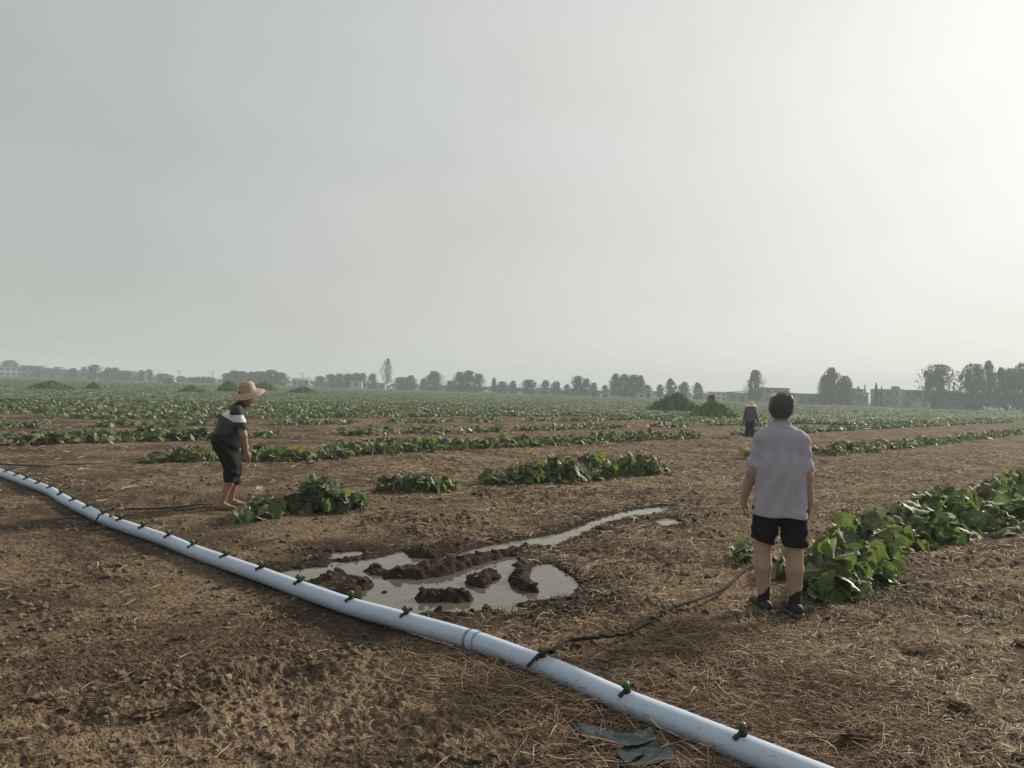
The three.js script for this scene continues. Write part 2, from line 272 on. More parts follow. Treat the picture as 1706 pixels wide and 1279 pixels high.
// water: one level sheet that lies in the hollows
{
  const c = 0.05, pos = [], idx = [], id = new Map();
  const v = (i, j) => { const k = i * 10000 + j; if (!id.has(k)) { id.set(k, pos.length / 3); pos.push(PB.x0 + i * c, WATER_Y, PB.z0 + j * c); } return id.get(k); };
  for (let i = 0; i * c < PB.x1 - PB.x0; i++) for (let j = 0; j * c < PB.z1 - PB.z0; j++) {
    const x = PB.x0 + (i + 0.5) * c, z = PB.z0 + (j + 0.5) * c;
    if (pick(sdWater, x, z) < 0.1) { const a = v(i, j), b = v(i + 1, j), d = v(i, j + 1), e = v(i + 1, j + 1); idx.push(a, d, b, b, d, e); }
  }
  const uv = []; for (let k = 0; k < pos.length; k += 3) uv.push(pos[k] / 2, pos[k + 2] / 2);
  const S = 256, data = new Uint8Array(S * S * 4);
  for (let j = 0; j < S; j++) for (let i = 0; i < S; i++) { let h = 0; for (const [fx, fy, p] of [[3, 2, 0], [5, -4, 1.3], [9, 7, 2.2], [2, 8, 4], [12, -5, 0.7], [7, 13, 5]]) h += Math.sin(2 * Math.PI * (fx * i + fy * j) / S + p + 1.5 * Math.sin(2 * Math.PI * (2 * i + 3 * j) / S)) / Math.hypot(fx, fy); const k = (j * S + i) * 4; data[k] = data[k + 1] = data[k + 2] = 128 + 110 * h; data[k + 3] = 255; }
  const t = new THREE.DataTexture(data, S, S); t.wrapS = t.wrapT = THREE.RepeatWrapping; t.magFilter = THREE.LinearFilter; t.needsUpdate = true;
  const m = mesh('puddle_water', geoOf(pos, idx, null, uv), new THREE.MeshPhysicalMaterial({ color: rgb(0.112, 0.098, 0.077), roughness: 0.03, ior: 1.33, bumpMap: t, bumpScale: 0.004 }));
  tag(m, 'shallow muddy water lying in ruts beside the white hose', null, null, 'structure');
}
// ---------------------------------------------------------------- loose soil crumbs and straw lying on the field
const onGround = (x, z) => new THREE.Vector3(x, groundH(x, z), z);
function clodGeo(seed, detail = 1, jag = 1) {
  const r = rngOf(seed), g = mergeVertices(new THREE.IcosahedronGeometry(1, detail).deleteAttribute('normal').deleteAttribute('uv')), p = g.attributes.position, o = r() * 50;
  for (let i = 0; i < p.count; i++) { const x = p.getX(i), y = p.getY(i), z = p.getZ(i), k = 0.80 + 0.85 * jag * n3(x * 1.3 + o, y * 1.3, z * 1.3) + 0.75 * jag * n3(x * 3.1 + o, y * 3.1, z * 3.1) + (detail > 1 ? 0.3 * n3(x * 7 + o, y * 7, z * 7) : 0); p.setXYZ(i, x * k, y * k * 0.72, z * k); }
  g.computeVertexNormals(); return g;
}
const soilMat = new THREE.MeshStandardMaterial({ color: 0xffffff, roughness: 0.97 });
{
  const rnd = rngOf(5), sets = [[], [], []], cols = [[], [], []], q = new THREE.Quaternion(), e = new THREE.Euler();
  const place = (x, z, s, tint) => {
    const w = pick(sdWater, x, z); if (w < 0.03 || hoseDist(x, z) < 0.08) return;
    const wet = sstep(0.75, 0.12, w), k = Math.floor(rnd() * 3), y = groundH(x, z) + s * (0.05 + 0.3 * rnd());
    q.setFromEuler(e.set(rnd() * 0.8 - 0.4, rnd() * 6.28, rnd() * 0.8 - 0.4));
    sets[k].push(M4(new THREE.Vector3(x, y, z), q, new THREE.Vector3(s * (0.8 + 0.5 * rnd()), s * (0.7 + 0.5 * rnd()), s * (0.8 + 0.5 * rnd()))));
    const d = tint * (0.65 + 0.6 * rnd()); cols[k].push(rgb(lerp(0.145 * d, 0.046, wet), lerp(0.105 * d, 0.034, wet), lerp(0.070 * d, 0.024, wet)));
  };
  for (let i = 0; i < 46000; i++) {
    const r = 2.6 * Math.pow(14 / 2.6, Math.pow(rnd(), 0.8)), a = (rnd() * 2 - 1) * 0.68, x = r * Math.sin(a), z = -r * Math.cos(a);
    const dens = clamp(0.28 + 1.1 * n2(x * 1.1 + 8, z * 1.1) + 0.5 * n2(x * 3, z * 3) + (x < 0.3 && r < 7 ? 0.25 : 0));
    if (rnd() > dens) continue;
    place(x, z, (0.0035 + 0.020 * Math.pow(rnd(), 7)) * (0.7 + r / 10), 0.9 + 0.5 * (rnd() < 0.15));
  }
  for (let i = 0; i < 5200; i++) {   // wet lumps on the churned mud
    const x = PB.x0 + rnd() * (PB.x1 - PB.x0), z = PB.z0 + rnd() * (PB.z1 - PB.z0), b = pick(sdBank, x, z), w = pick(sdWater, x, z);
    if (!(b < 0.02 || (w < 0.22 && rnd() < 0.25))) continue;
    place(x, z, 0.012 + 0.032 * Math.pow(rnd(), 3), 1);
  }
  for (let k = 0; k < 3; k++) { const m = instanced('soil_crumbs', clodGeo(90 + k, 2, 1.35), soilMat, sets[k], cols[k]); tag(m, 'loose crumbs of brown soil strewn over the field', null, null, 'stuff'); }
}
// single clods and stones that stand out
{
  const list = [[85, 1163, 0.055, 1.75, 'pale flat clod at the rim of the dark hollow, bottom corner of the field'], [250, 1186, 0.070, 1.15, 'broad rounded clod with a pale crown between two smaller ones'], [330, 1180, 0.075, 1.0, 'low wide clod just beyond the broad rounded clod'], [104, 1228, 0.05, 1.35, 'knobbly light clod in front of the dark hollow'], [445, 1250, 0.035, 1.2, 'small upright clod nearest the picture bottom, half buried'], [82, 1076, 0.03, 1.2, 'lone fist-sized clod on smooth trodden soil'], [212, 1072, 0.045, 1.25, 'pinkish brown clod in the middle of the crumbly patch'], [305, 1062, 0.035, 1.1, 'brown clod beside the pinkish clod, farther right'], [1700, 1090, 0.05, 1.0, 'dark clod at the edge of the furrowed strip'], [1595, 1190, 0.045, 0.65, 'round dark clod among white straw bits'], [1428, 1250, 0.075, 0.6, 'dark rounded lump of earth under the dry grass heap'], [1128, 1048, 0.035, 0.7, 'dark knob of earth beside the thin black drip hose']];
  list.forEach(([px, py, s, tint, label], i) => {
    const g = G(px, py), y = groundH(g.x, g.z), geo = clodGeo(300 + i, 14, 1.3);
    geo.scale(s * 1.25, s * 0.8, s); geo.rotateY(i * 1.3);
    const gp = geo.attributes.position, gc = []; for (let k = 0; k < gp.count; k++) { const a = gp.getX(k) * 60, b = gp.getY(k) * 60, c = gp.getZ(k) * 60, f = 1 + 0.45 * n3(a + i * 9, b, c) + 0.5 * n3(a * 3, b * 3 + i, c * 3); gc.push(0.135 * tint * f, 0.095 * tint * f, 0.062 * tint * f); }
    geo.setAttribute('color', new THREE.BufferAttribute(new Float32Array(gc), 3));
    const m = mesh('soil_clod', geo, new THREE.MeshPhysicalMaterial({ vertexColors: true, roughness: 1, specularIntensity: 0.15 })); m.position.set(g.x, y + s * 0.16, g.z);
    tag(m, label, 'clod');
  });
  const p = G(433, 818), m = mesh('paper_scrap', (() => { const g = new THREE.PlaneGeometry(0.085, 0.06, 6, 5), a = g.attributes.position; for (let i = 0; i < a.count; i++) a.setZ(i, 0.02 * n2(a.getX(i) * 30 + 3, a.getY(i) * 30) + 0.25 * Math.abs(a.getX(i))); g.computeVertexNormals(); g.rotateX(-1.0); return g; })(), std(0.78, 0.78, 0.74, 0.8, { side: THREE.DoubleSide }));
  m.position.set(p.x, groundH(p.x, p.z) + 0.03, p.z); tag(m, 'small crumpled white scrap on soil behind the nearest vine clumps', 'scrap');
}
function strawGeo(seed, curl) {                          // one dry stalk, 1 long, slightly bent, three-sided
  const r = rngOf(seed), n = 4, pos = [], idx = [], b1 = curl * (r() - 0.5), b2 = curl * (r() - 0.5);
  for (let i = 0; i <= n; i++) { const t = i / n, w = 0.5 * (1 - 0.5 * Math.abs(2 * t - 1)), y = b1 * Math.sin(t * 3.1), z = b2 * Math.sin(t * 4.2 + r()); for (let k = 0; k < 3; k++) pos.push(t - 0.5, y + 0.034 * w * Math.cos(k * 2.094), z + 0.034 * w * Math.sin(k * 2.094)); }
  for (let i = 0; i < n; i++) for (let k = 0; k < 3; k++) { const a = i * 3 + k, b = i * 3 + (k + 1) % 3; idx.push(a, b, a + 3, b, b + 3, a + 3); }
  return geoOf(pos, idx);
}
const scrapLine = [[948, 1213], [1000, 1229], [1045, 1237], [1090, 1230], [1060, 1248], [1035, 1266], [1080, 1266], [1120, 1261]].map(([x, y]) => G(x, y));
function scrapDist(x, z) { let m = 9; for (let i = 1; i < scrapLine.length; i++) { const a = scrapLine[i - 1], b = scrapLine[i], k = clamp(((x - a.x) * (b.x - a.x) + (z - a.z) * (b.z - a.z)) / ((b.x - a.x) ** 2 + (b.z - a.z) ** 2)); m = Math.min(m, Math.hypot(x - lerp(a.x, b.x, k), z - lerp(a.z, b.z, k))); } return m; }
const dripLine = [[918, 1086], [985, 1076], [1040, 1062], [1090, 1044], [1125, 1026], [1160, 1012], [1205, 990], [1245, 963]].map(([x, y]) => G(x, y));
function dripDist(x, z) { let m = 9; for (let i = 1; i < dripLine.length; i++) { const a = dripLine[i - 1], b = dripLine[i], k = clamp(((x - a.x) * (b.x - a.x) + (z - a.z) * (b.z - a.z)) / ((b.x - a.x) ** 2 + (b.z - a.z) ** 2)); m = Math.min(m, Math.hypot(x - lerp(a.x, b.x, k), z - lerp(a.z, b.z, k))); } return m; }
const strawMat = new THREE.MeshStandardMaterial({ color: 0xffffff, roughness: 0.7 });
const heapAt = [[1300, 1150, 0.62], [1370, 1215, 0.55], [1240, 1195, 0.45], [1180, 1075, 0.45], [1130, 1055, 0.28], [960, 1180, 0.5], [860, 1140, 0.5], [790, 1110, 0.45], [1100, 1240, 0.5], [1080, 1060, 0.5]].map(([x, y, r]) => { const g = G(x, y); return [g.x, g.z, r]; });
{
  const rnd = rngOf(11), K = 4, sets = Array.from({ length: K }, () => []), cols = Array.from({ length: K }, () => []), q = new THREE.Quaternion(), e = new THREE.Euler();
  const rowTurn = Math.atan2(-ROW.y, ROW.x);
  const put = (x, z, len, thick, lift, tilt, tone, turn) => {
    const w = pick(sdWater, x, z); if (w < 0.06 && rnd() < 0.97) return; if (hoseDist(x, z) < 0.05 || scrapDist(x, z) < 0.055 || dripDist(x, z) < 0.05) return;
    const k = Math.floor(rnd() * K);
    q.setFromEuler(e.set(rnd() * 6.28, turn, (rnd() - 0.5) * tilt, 'YZX'));
    sets[k].push(M4(new THREE.Vector3(x, groundH(x, z) + lift, z), q, new THREE.Vector3(len, len * thick, len * thick)));
    const v = 0.7 + 0.6 * rnd(); cols[k].push(tone === 2 ? rgb(0.58 * v, 0.50 * v, 0.37 * v) : tone === 1 ? rgb(0.38 * v, 0.285 * v, 0.185 * v) : rgb(0.24 * v, 0.168 * v, 0.108 * v));
  };
  for (let i = 0; i < 210000; i++) {
    const r = 2.6 * Math.pow(34 / 2.6, Math.pow(rnd(), 0.85)), a = (rnd() * 2 - 1) * 0.69, x = r * Math.sin(a), z = -r * Math.cos(a);
    let d = (0.10 + straws(x, z)) * (1 - 0.45 * sstep(1.5, -2, x + 0.35 * (-z - 8))) * (0.72 - 0.60 * sstep(0.5, -1.0, x + 0.22 * (-z - 4) ) * sstep(16, 9, r)) * (pick(sdBank, x, z) < 0 ? 0.1 : 1);
    if (rnd() > d) continue;
    const far = 0.6 + r / 9, u = rnd();
    put(x, z, (0.025 + 0.10 * u * u) * Math.min(far, 2.2), 0.9 * (1 + 0.5 * rnd()) * (1 + r / 40), 0.004 + 0.008 * rnd(), 0.5, rnd() < 0.11 ? 2 : rnd() < 0.45 ? 1 : 0, rnd() < 0.5 ? rowTurn + (rnd() - 0.5) * 1.3 : rnd() * 6.28);
  }
  for (let i = 0; i < 1500; i++) {   // pale broken bits on the right-hand ground
    const g = G(1180 + 526 * rnd(), 1030 + 249 * rnd()); put(g.x, g.z, 0.02 + 0.05 * rnd(), 1.8 + 1.5 * rnd(), 0.008, 0.7, 2, rnd() * 6.28);
  }
  for (const m of sets.keys()) { const o = instanced('straw_litter', strawGeo(40 + m, 0.06 + 0.05 * m), strawMat, sets[m], cols[m]); tag(o, 'chopped dry straw scattered on the brown soil', null, null, 'stuff'); }
  // matted dry grass
  const hs = [[], []], hc = [[], []];
  for (const [hx, hz, hr] of heapAt) {
    const N = Math.round(1500 * hr * hr + 200);
    for (let i = 0; i < N; i++) {
      const rr = hr * Math.pow(rnd(), 0.6) * (0.8 + 0.4 * rnd()), a = rnd() * 6.28, x = hx + rr * Math.cos(a) * 1.25, z = hz + rr * Math.sin(a);
      if (hoseDist(x, z) < 0.075 || scrapDist(x, z) < 0.06 || dripDist(x, z) < 0.06 || pick(sdWater, x, z) < 0.1) continue;
      const len = 0.07 + 0.17 * rnd(), k = i & 1, up = (0.055 * Math.max(0, 1 - (rr / hr) ** 2)) * rnd();
      q.setFromEuler(e.set(rnd() * 6.28, rnd() < 0.6 ? -0.5 + 1.3 * (rnd() - 0.5) + n2(x * 3, z * 3) : rnd() * 6.28, (rnd() - 0.35) * 0.75, 'YZX'));
      hs[k].push(M4(new THREE.Vector3(x, groundH(x, z) + 0.008 + up, z), q, new THREE.Vector3(len, 0.075 + 0.4 * len, 0.075 + 0.4 * len)));
      const v = 0.5 + 0.9 * rnd(), pale = rnd() < 0.15 ? 1.7 : 1; hc[k].push(rgb(0.27 * v * pale, 0.185 * v * pale, 0.118 * v * pale));
    }
  }
  for (const k of [0, 1]) { const o = instanced('dry_grass', strawGeo(60 + k, 0.35), strawMat, hs[k], hc[k]); tag(o, 'matted reddish brown dry grass beside the white hose', null, null, 'stuff'); }
}
// ---------------------------------------------------------------- white irrigation hose with its row of green taps
{
  const N = 900, R = 36, pos = [], idx = [], uv = [], fr = hoseCurve.computeFrenetFrames(N, false), up = new THREE.Vector3(0, 1, 0), P = new THREE.Vector3(), T = new THREE.Vector3(), S = new THREE.Vector3(), V = new THREE.Vector3();
  const L = hoseCurve.getLength();
  for (let i = 0; i <= N; i++) {
    const u = i / N; hoseCurve.getPointAt(u, P); hoseCurve.getTangentAt(u, T); S.crossVectors(T, up).normalize(); V.crossVectors(S, T).normalize();
    const s = u * L, sag = 0.012 * n2(s * 0.7, 3);
    for (let k = 0; k <= R; k++) {
      const a = k / R * 2 * Math.PI, wr = 1 + 0.010 * n2(s * 2.2, Math.cos(a) * 1.5 + 8) + 0.006 * n2(s * 9, Math.sin(a) * 2) + 0.004 * n2(s * 30, a * 1.2);
      const rx = HOSE_R * 1.03 * wr, ry = HOSE_R * 0.97 * wr;
      pos.push(P.x + S.x * rx * Math.cos(a) + V.x * ry * Math.sin(a), P.y + sag + S.y * rx * Math.cos(a) + V.y * ry * Math.sin(a), P.z + S.z * rx * Math.cos(a) + V.z * ry * Math.sin(a)); uv.push(s, k / R);
    }
  }
  for (let i = 0; i < N; i++) for (let k = 0; k < R; k++) { const a = i * (R + 1) + k, b = a + 1, c = a + R + 1, d = c + 1; idx.push(a, c, b, b, c, d); }
  // faint mud splashes and scuffs on the plastic
  const W = 1024, H = 128, data = new Uint8Array(W * H * 4);
  for (let j = 0; j < H; j++) for (let i = 0; i < W; i++) {
    const k = (j * W + i) * 4, s = i / W * 6, v = j / H, spot = sstep(0.30, 0.52, n2(s * 9, v * 22) * 0.7 + n2(s * 31 + 4, v * 60) * 0.6 + 0.1 * n2(s * 2, 1)), scuff = 0.03 * n2(s * 40, v * 9), rib = 0.012 * Math.sin(v * Math.PI * 2 * 40);
    const c = [0.485, 0.590, 0.730].map((x, q) => lerp(x * (1 + scuff + rib), [0.25, 0.19, 0.13][q], 0.5 * spot));
    for (let q = 0; q < 3; q++) data[k + q] = 255 * (c[q] <= 0.0031308 ? 12.92 * c[q] : 1.055 * Math.pow(c[q], 1 / 2.4) - 0.055); data[k + 3] = 255;
  }
  const tex = new THREE.DataTexture(data, W, H); tex.colorSpace = THREE.SRGBColorSpace; tex.wrapS = tex.wrapT = THREE.RepeatWrapping; tex.magFilter = THREE.LinearFilter; tex.repeat.set(1 / 6, 1); tex.needsUpdate = true;
  const t = thing('irrigation_hose', 'long bluish white water hose with green taps lying across the field', 'hose');
  mesh('hose_tube', geoOf(pos, idx, null, uv), new THREE.MeshPhysicalMaterial({ map: tex, roughness: 0.42, clearcoat: 0.15, clearcoatRoughness: 0.4, side: THREE.DoubleSide }), t);
  const frameAt = (u) => { hoseCurve.getPointAt(u, P); hoseCurve.getTangentAt(u, T); S.crossVectors(T, up).normalize(); V.crossVectors(S, T).normalize(); return new THREE.Matrix4().makeBasis(T, V, S).setPosition(P); };
  const projected = hoseSamples.map((p) => { const v = p.clone(); v.y += HOSE_R; return v.z < -0.5 ? toPx(v) : [1e9, 1e9]; });
  const uOf = (px, py) => { let m = 1e18, b = 0; projected.forEach(([x, y], i) => { const d = (x - px) ** 2 + (y - py) ** 2; if (d < m) { m = d; b = i; } }); return b / (hoseSamples.length - 1); };
  globalThis.hoseU = uOf;
  // coupling: two sleeves, dark ties and a dark slit between them
  const cm = frameAt(uOf(790, 1060)), dark = std(0.02, 0.022, 0.022, 0.6);
  for (const [x, w, r, m, nm] of [[-0.032, 0.005, 1.077, dark, 'tie'], [0.028, 0.006, 1.08, dark, 'tie'], [0.0425, 0.005, 1.077, dark, 'tie'], [-0.004, 0.075, 1.064, std(0.485, 0.59, 0.73, 0.45), 'sleeve']]) {
    const g = new THREE.CylinderGeometry(HOSE_R * r, HOSE_R * r, w, 36, 1, true); g.rotateZ(Math.PI / 2); g.translate(x, 0, 0); if (nm === 'sleeve') g.scale(1, 1, 1); g.applyMatrix4(cm); m.side = THREE.DoubleSide; mesh(nm, g, m, t);
  }
  { const g = new THREE.CylinderGeometry(HOSE_R * 1.074, HOSE_R * 1.074, 0.007, 20, 1, true, 0.2, 1.0); g.rotateZ(Math.PI / 2); g.translate(-0.012, 0, 0); g.applyMatrix4(cm); mesh('slit', g, dark, t); }
  // taps
  const green = std(0.050, 0.110, 0.028, 0.5), black = std(0.012, 0.014, 0.013, 0.45);
  const knob = (() => { const g = new THREE.SphereGeometry(0.0225, 16, 12); g.scale(1.0, 0.86, 1.0); g.translate(0, 0.046, 0); const b = new THREE.CylinderGeometry(0.024, 0.0235, 0.012, 16); b.translate(0, 0.036, 0); const w = box(0.012, 0.014, 0.060, 0, 0.044, 0), w2 = box(0.060, 0.012, 0.009, 0, 0.047, 0); return joined([g, b, w, w2]); })();
  const stem = joined([(() => { const g = new THREE.CylinderGeometry(0.015, 0.021, 0.030, 12); g.translate(0, 0.010, 0); return g; })(), (() => { const g = new THREE.CylinderGeometry(0.026, 0.026, 0.005, 14); g.translate(0, -0.001, 0); return g; })()]);
  const nozzle = joined([cyl(0.0105, 0.0105, [0, 0.018, 0], [0, -0.001, 0.034], 10), cyl(0.014, 0.0135, [0, -0.0005, 0.033], [0, -0.012, 0.054], 10)]);
  const backNozzle = joined([cyl(0.0105, 0.0105, [0, 0.018, 0], [0, 0.020, -0.034], 10), cyl(0.0135, 0.013, [0, 0.020, -0.033], [0, 0.023, -0.05], 10)]);
  const tapPx = [[11, 786], [29, 791], [45, 798], [64, 806], [84, 813], [102, 823], [122, 834], [146, 846], [172, 858], [202, 868], [239, 879], [281, 895], [323, 912], [376, 930], [436, 949], [501, 973], [585, 1000], [680, 1029], [905, 1087], [1048, 1147], [1238, 1220]];
  const rnd = rngOf(9);
  tapPx.forEach(([x, y], i) => {
    const m = frameAt(uOf(x, y)), v = new THREE.Group(); v.name = 'tap'; t.add(v);
    const tw = (rnd() - 0.5) * 0.35, sg = m.elements[10] > 0 ? 1 : -1;
    m.multiply(new THREE.Matrix4().makeRotationX(0.18 * sg + (rnd() - 0.5) * 0.15)).multiply(new THREE.Matrix4().makeTranslation(0, HOSE_R * 0.975, 0)).multiply(new THREE.Matrix4().makeRotationY((sg > 0 ? 0 : Math.PI) - 0.35 + tw));
    m.decompose(v.position, v.quaternion, v.scale); v.scale.multiplyScalar(0.88);
    mesh('knob', knob, green, v); mesh('stem', stem, black, v); mesh('nozzle', nozzle, black, v); mesh('nozzle', backNozzle, black, v);
  });
}
function runHose(name, label, category, px, r, mat, lift = 0.7, first) {
  const pts = px.map(([x, y]) => { const g = G(x, y); g.y = groundH(g.x, g.z) + r * lift; return g; }); if (first) pts.unshift(...first);
  const c = new THREE.CatmullRomCurve3(pts, false, 'centripetal'), n = Math.max(40, px.length * 14);
  const s = c.getSpacedPoints(n).map((p, i) => { const h = groundH(p.x, p.z) + r * lift; return i < 3 && first ? p : new THREE.Vector3(p.x, Math.max(p.y, h), p.z); });
  const m = mesh(name, new THREE.TubeGeometry(new THREE.CatmullRomCurve3(s), n * 2, r, 8), mat); tag(m, label, category); return m;
}
{
  const black = std(0.022, 0.021, 0.019, 0.55), dusty = std(0.085, 0.068, 0.050, 0.7);
  const tapAt = (x, y) => G(x, y, HOSE_R * 2 + 0.03);
  runHose('drip_hose', 'thin dusty black drip hose running from a tap towards the man in the lavender shirt', 'drip hose', [[945, 1081], [985, 1076], [1040, 1062], [1090, 1044], [1125, 1026], [1160, 1012], [1205, 990], [1240, 966], [1262, 950]], 0.0120, new THREE.MeshPhysicalMaterial({ color: rgb(0.022, 0.019, 0.016), roughness: 0.85, specularIntensity: 0.25 }), 4.2, [tapAt(918, 1086)]);
  runHose('drip_hose', 'black drip hose running from a tap to the feet of the straw-hatted person', 'drip hose', [[205, 857], [240, 856], [290, 854], [330, 850], [362, 846]], 0.012, black, 2.8, [tapAt(184, 860)]);
  runHose('drip_hose', 'black drip hose leading from the far end of the white hose to a vine clump', 'drip hose', [[-30, 776], [0, 777], [40, 778], [75, 779], [105, 777], [150, 775], [195, 770], [240, 767], [270, 766]], 0.013, black, 2.8);
  runHose('drip_hose', 'thin black drip hose lying between the leafy clumps of the middle row', 'drip hose', [[560, 838], [600, 828], [640, 818], [690, 812], [760, 806], [820, 801], [870, 795]], 0.011, black, 2);
  runHose('hose_stub', 'short black hose end hanging over the near side of the white hose', 'hose end', [[880, 1116], [870, 1140], [866, 1168]], 0.010, dusty, 0.8, [tapAt(898, 1090), G(884, 1104, 0.085), G(878, 1112, 0.03)]);
  runHose('hose_stub', 'short black hose end under the far stretch of the white hose, beside a bare patch', 'hose end', [[152, 872], [138, 877], [110, 880], [84, 881]], 0.009, black, 0.6, [tapAt(164, 860), G(158, 869, 0.05)]);
  runHose('dry_stalk', 'single long dry stalk lying flat right of the drip hose', 'stalk', [[965, 1107], [1000, 1103], [1050, 1095], [1110, 1081]], 0.004, std(0.22, 0.155, 0.10, 0.8), 0.9);
}
// torn piece of flat blue-grey hose, folded twice
{
  const t = thing('flat_hose_scrap', 'torn blue-grey flat hose scrap, folded, near the white hose', 'hose scrap');
  const S = 256, data = new Uint8Array(S * S * 4);
  for (let j = 0; j < S; j++) for (let i = 0; i < S; i++) {
    const k = (j * S + i) * 4, d = sstep(0.12, 0.5, n2(i * 0.02, j * 0.03) + 0.4 * n2(i * 0.09 + 9, j * 0.09)), e = sstep(0.3, 0.55, n2(i * 0.018 + 40, j * 0.025) + 0.3 * n2(i * 0.1, j * 0.1)), g = 1 + 0.25 * n2(i * 0.4, j * 0.4);
    const c = [lerp(lerp(0.060, 0.26, d * 0.45), 0.18, e * 0.4) * g, lerp(lerp(0.090, 0.22, d * 0.45), 0.13, e * 0.4) * g, lerp(lerp(0.102, 0.16, d * 0.45), 0.12, e * 0.4) * g];
    for (let q = 0; q < 3; q++) data[k + q] = 255 * (1.055 * Math.pow(Math.max(c[q], 0.004), 1 / 2.4) - 0.055); data[k + 3] = 255;
  }
  const tex = new THREE.DataTexture(data, S, S); tex.colorSpace = THREE.SRGBColorSpace; tex.wrapS = tex.wrapT = THREE.RepeatWrapping; tex.magFilter = THREE.LinearFilter; tex.needsUpdate = true;
  const mat = new THREE.MeshPhysicalMaterial({ map: tex, color: rgb(0.55, 0.56, 0.58), specularIntensity: 0.35, roughness: 0.85, side: THREE.DoubleSide });
  // each flap: pairs of (far edge, near edge) pixels with heights
  const flap = (name, rows, th = 0.0035) => {
    const n = rows.length, M = 8, sub = 6, pos = [], idx = [], uv = [], pts = rows.map(([a, b, h, c, d, k]) => [G(a, b, h), G(c, d, k)]);
    const at = (i, f) => { const c0 = new THREE.CatmullRomCurve3(pts.map((p) => p[0])), c1 = new THREE.CatmullRomCurve3(pts.map((p) => p[1])); const u = i / ((n - 1) * sub), p = c0.getPoint(u).lerp(c1.getPoint(u), f); p.y += 0.004 * n2(p.x * 22, p.z * 22) + Math.max(-0.01, groundH(p.x, p.z)) * 0.6 + 0.016; return p; };
    const I = (n - 1) * sub;
    for (let s = 0; s < 2; s++) for (let i = 0; i <= I; i++) for (let j = 0; j <= M; j++) { const p = at(i, j / M); pos.push(p.x, p.y + (s ? 0 : th), p.z); uv.push(p.x * 2.2, p.z * 2.2); }
    const o = (I + 1) * (M + 1), id = (s, i, j) => s * o + i * (M + 1) + j;
    for (let i = 0; i < I; i++) for (let j = 0; j < M; j++) { idx.push(id(0, i, j), id(0, i, j + 1), id(0, i + 1, j), id(0, i, j + 1), id(0, i + 1, j + 1), id(0, i + 1, j)); idx.push(id(1, i, j), id(1, i + 1, j), id(1, i, j + 1), id(1, i, j + 1), id(1, i + 1, j), id(1, i + 1, j + 1)); }
    for (let i = 0; i < I; i++) for (const j of [0, M]) idx.push(id(0, i, j), id(0, i + 1, j), id(1, i, j), id(1, i, j), id(0, i + 1, j), id(1, i + 1, j));
    for (let j = 0; j < M; j++) for (const i of [0, I]) idx.push(id(0, i, j), id(0, i, j + 1), id(1, i, j), id(1, i, j), id(0, i, j + 1), id(1, i, j + 1));
    mesh(name, geoOf(pos, idx, null, uv), mat, t);
  };
  flap('long_flap', [[957, 1207, 0.035, 946, 1222, 0.0], [975, 1213, 0.022, 970, 1230, 0.012], [1000, 1221, 0.02, 1000, 1238, 0.016], [1030, 1229, 0.03, 1032, 1246, 0.026], [1058, 1226, 0.045, 1060, 1246, 0.034], [1083, 1220, 0.055, 1094, 1237, 0.05]]);
  flap('middle_flap', [[1081, 1222, 0.05, 1095, 1238, 0.048], [1060, 1240, 0.02, 1078, 1256, 0.030], [1040, 1250, 0.012, 1060, 1268, 0.022], [1024, 1256, 0.012, 1042, 1278, 0.02]]);
  flap('end_flap', [[1036, 1260, 0.001, 1030, 1286, 0.0], [1060, 1255, 0.002, 1060, 1281, 0.0], [1090, 1250, 0.004, 1096, 1277, 0.0], [1120, 1249, 0.008, 1123, 1272, 0.002]]);
}
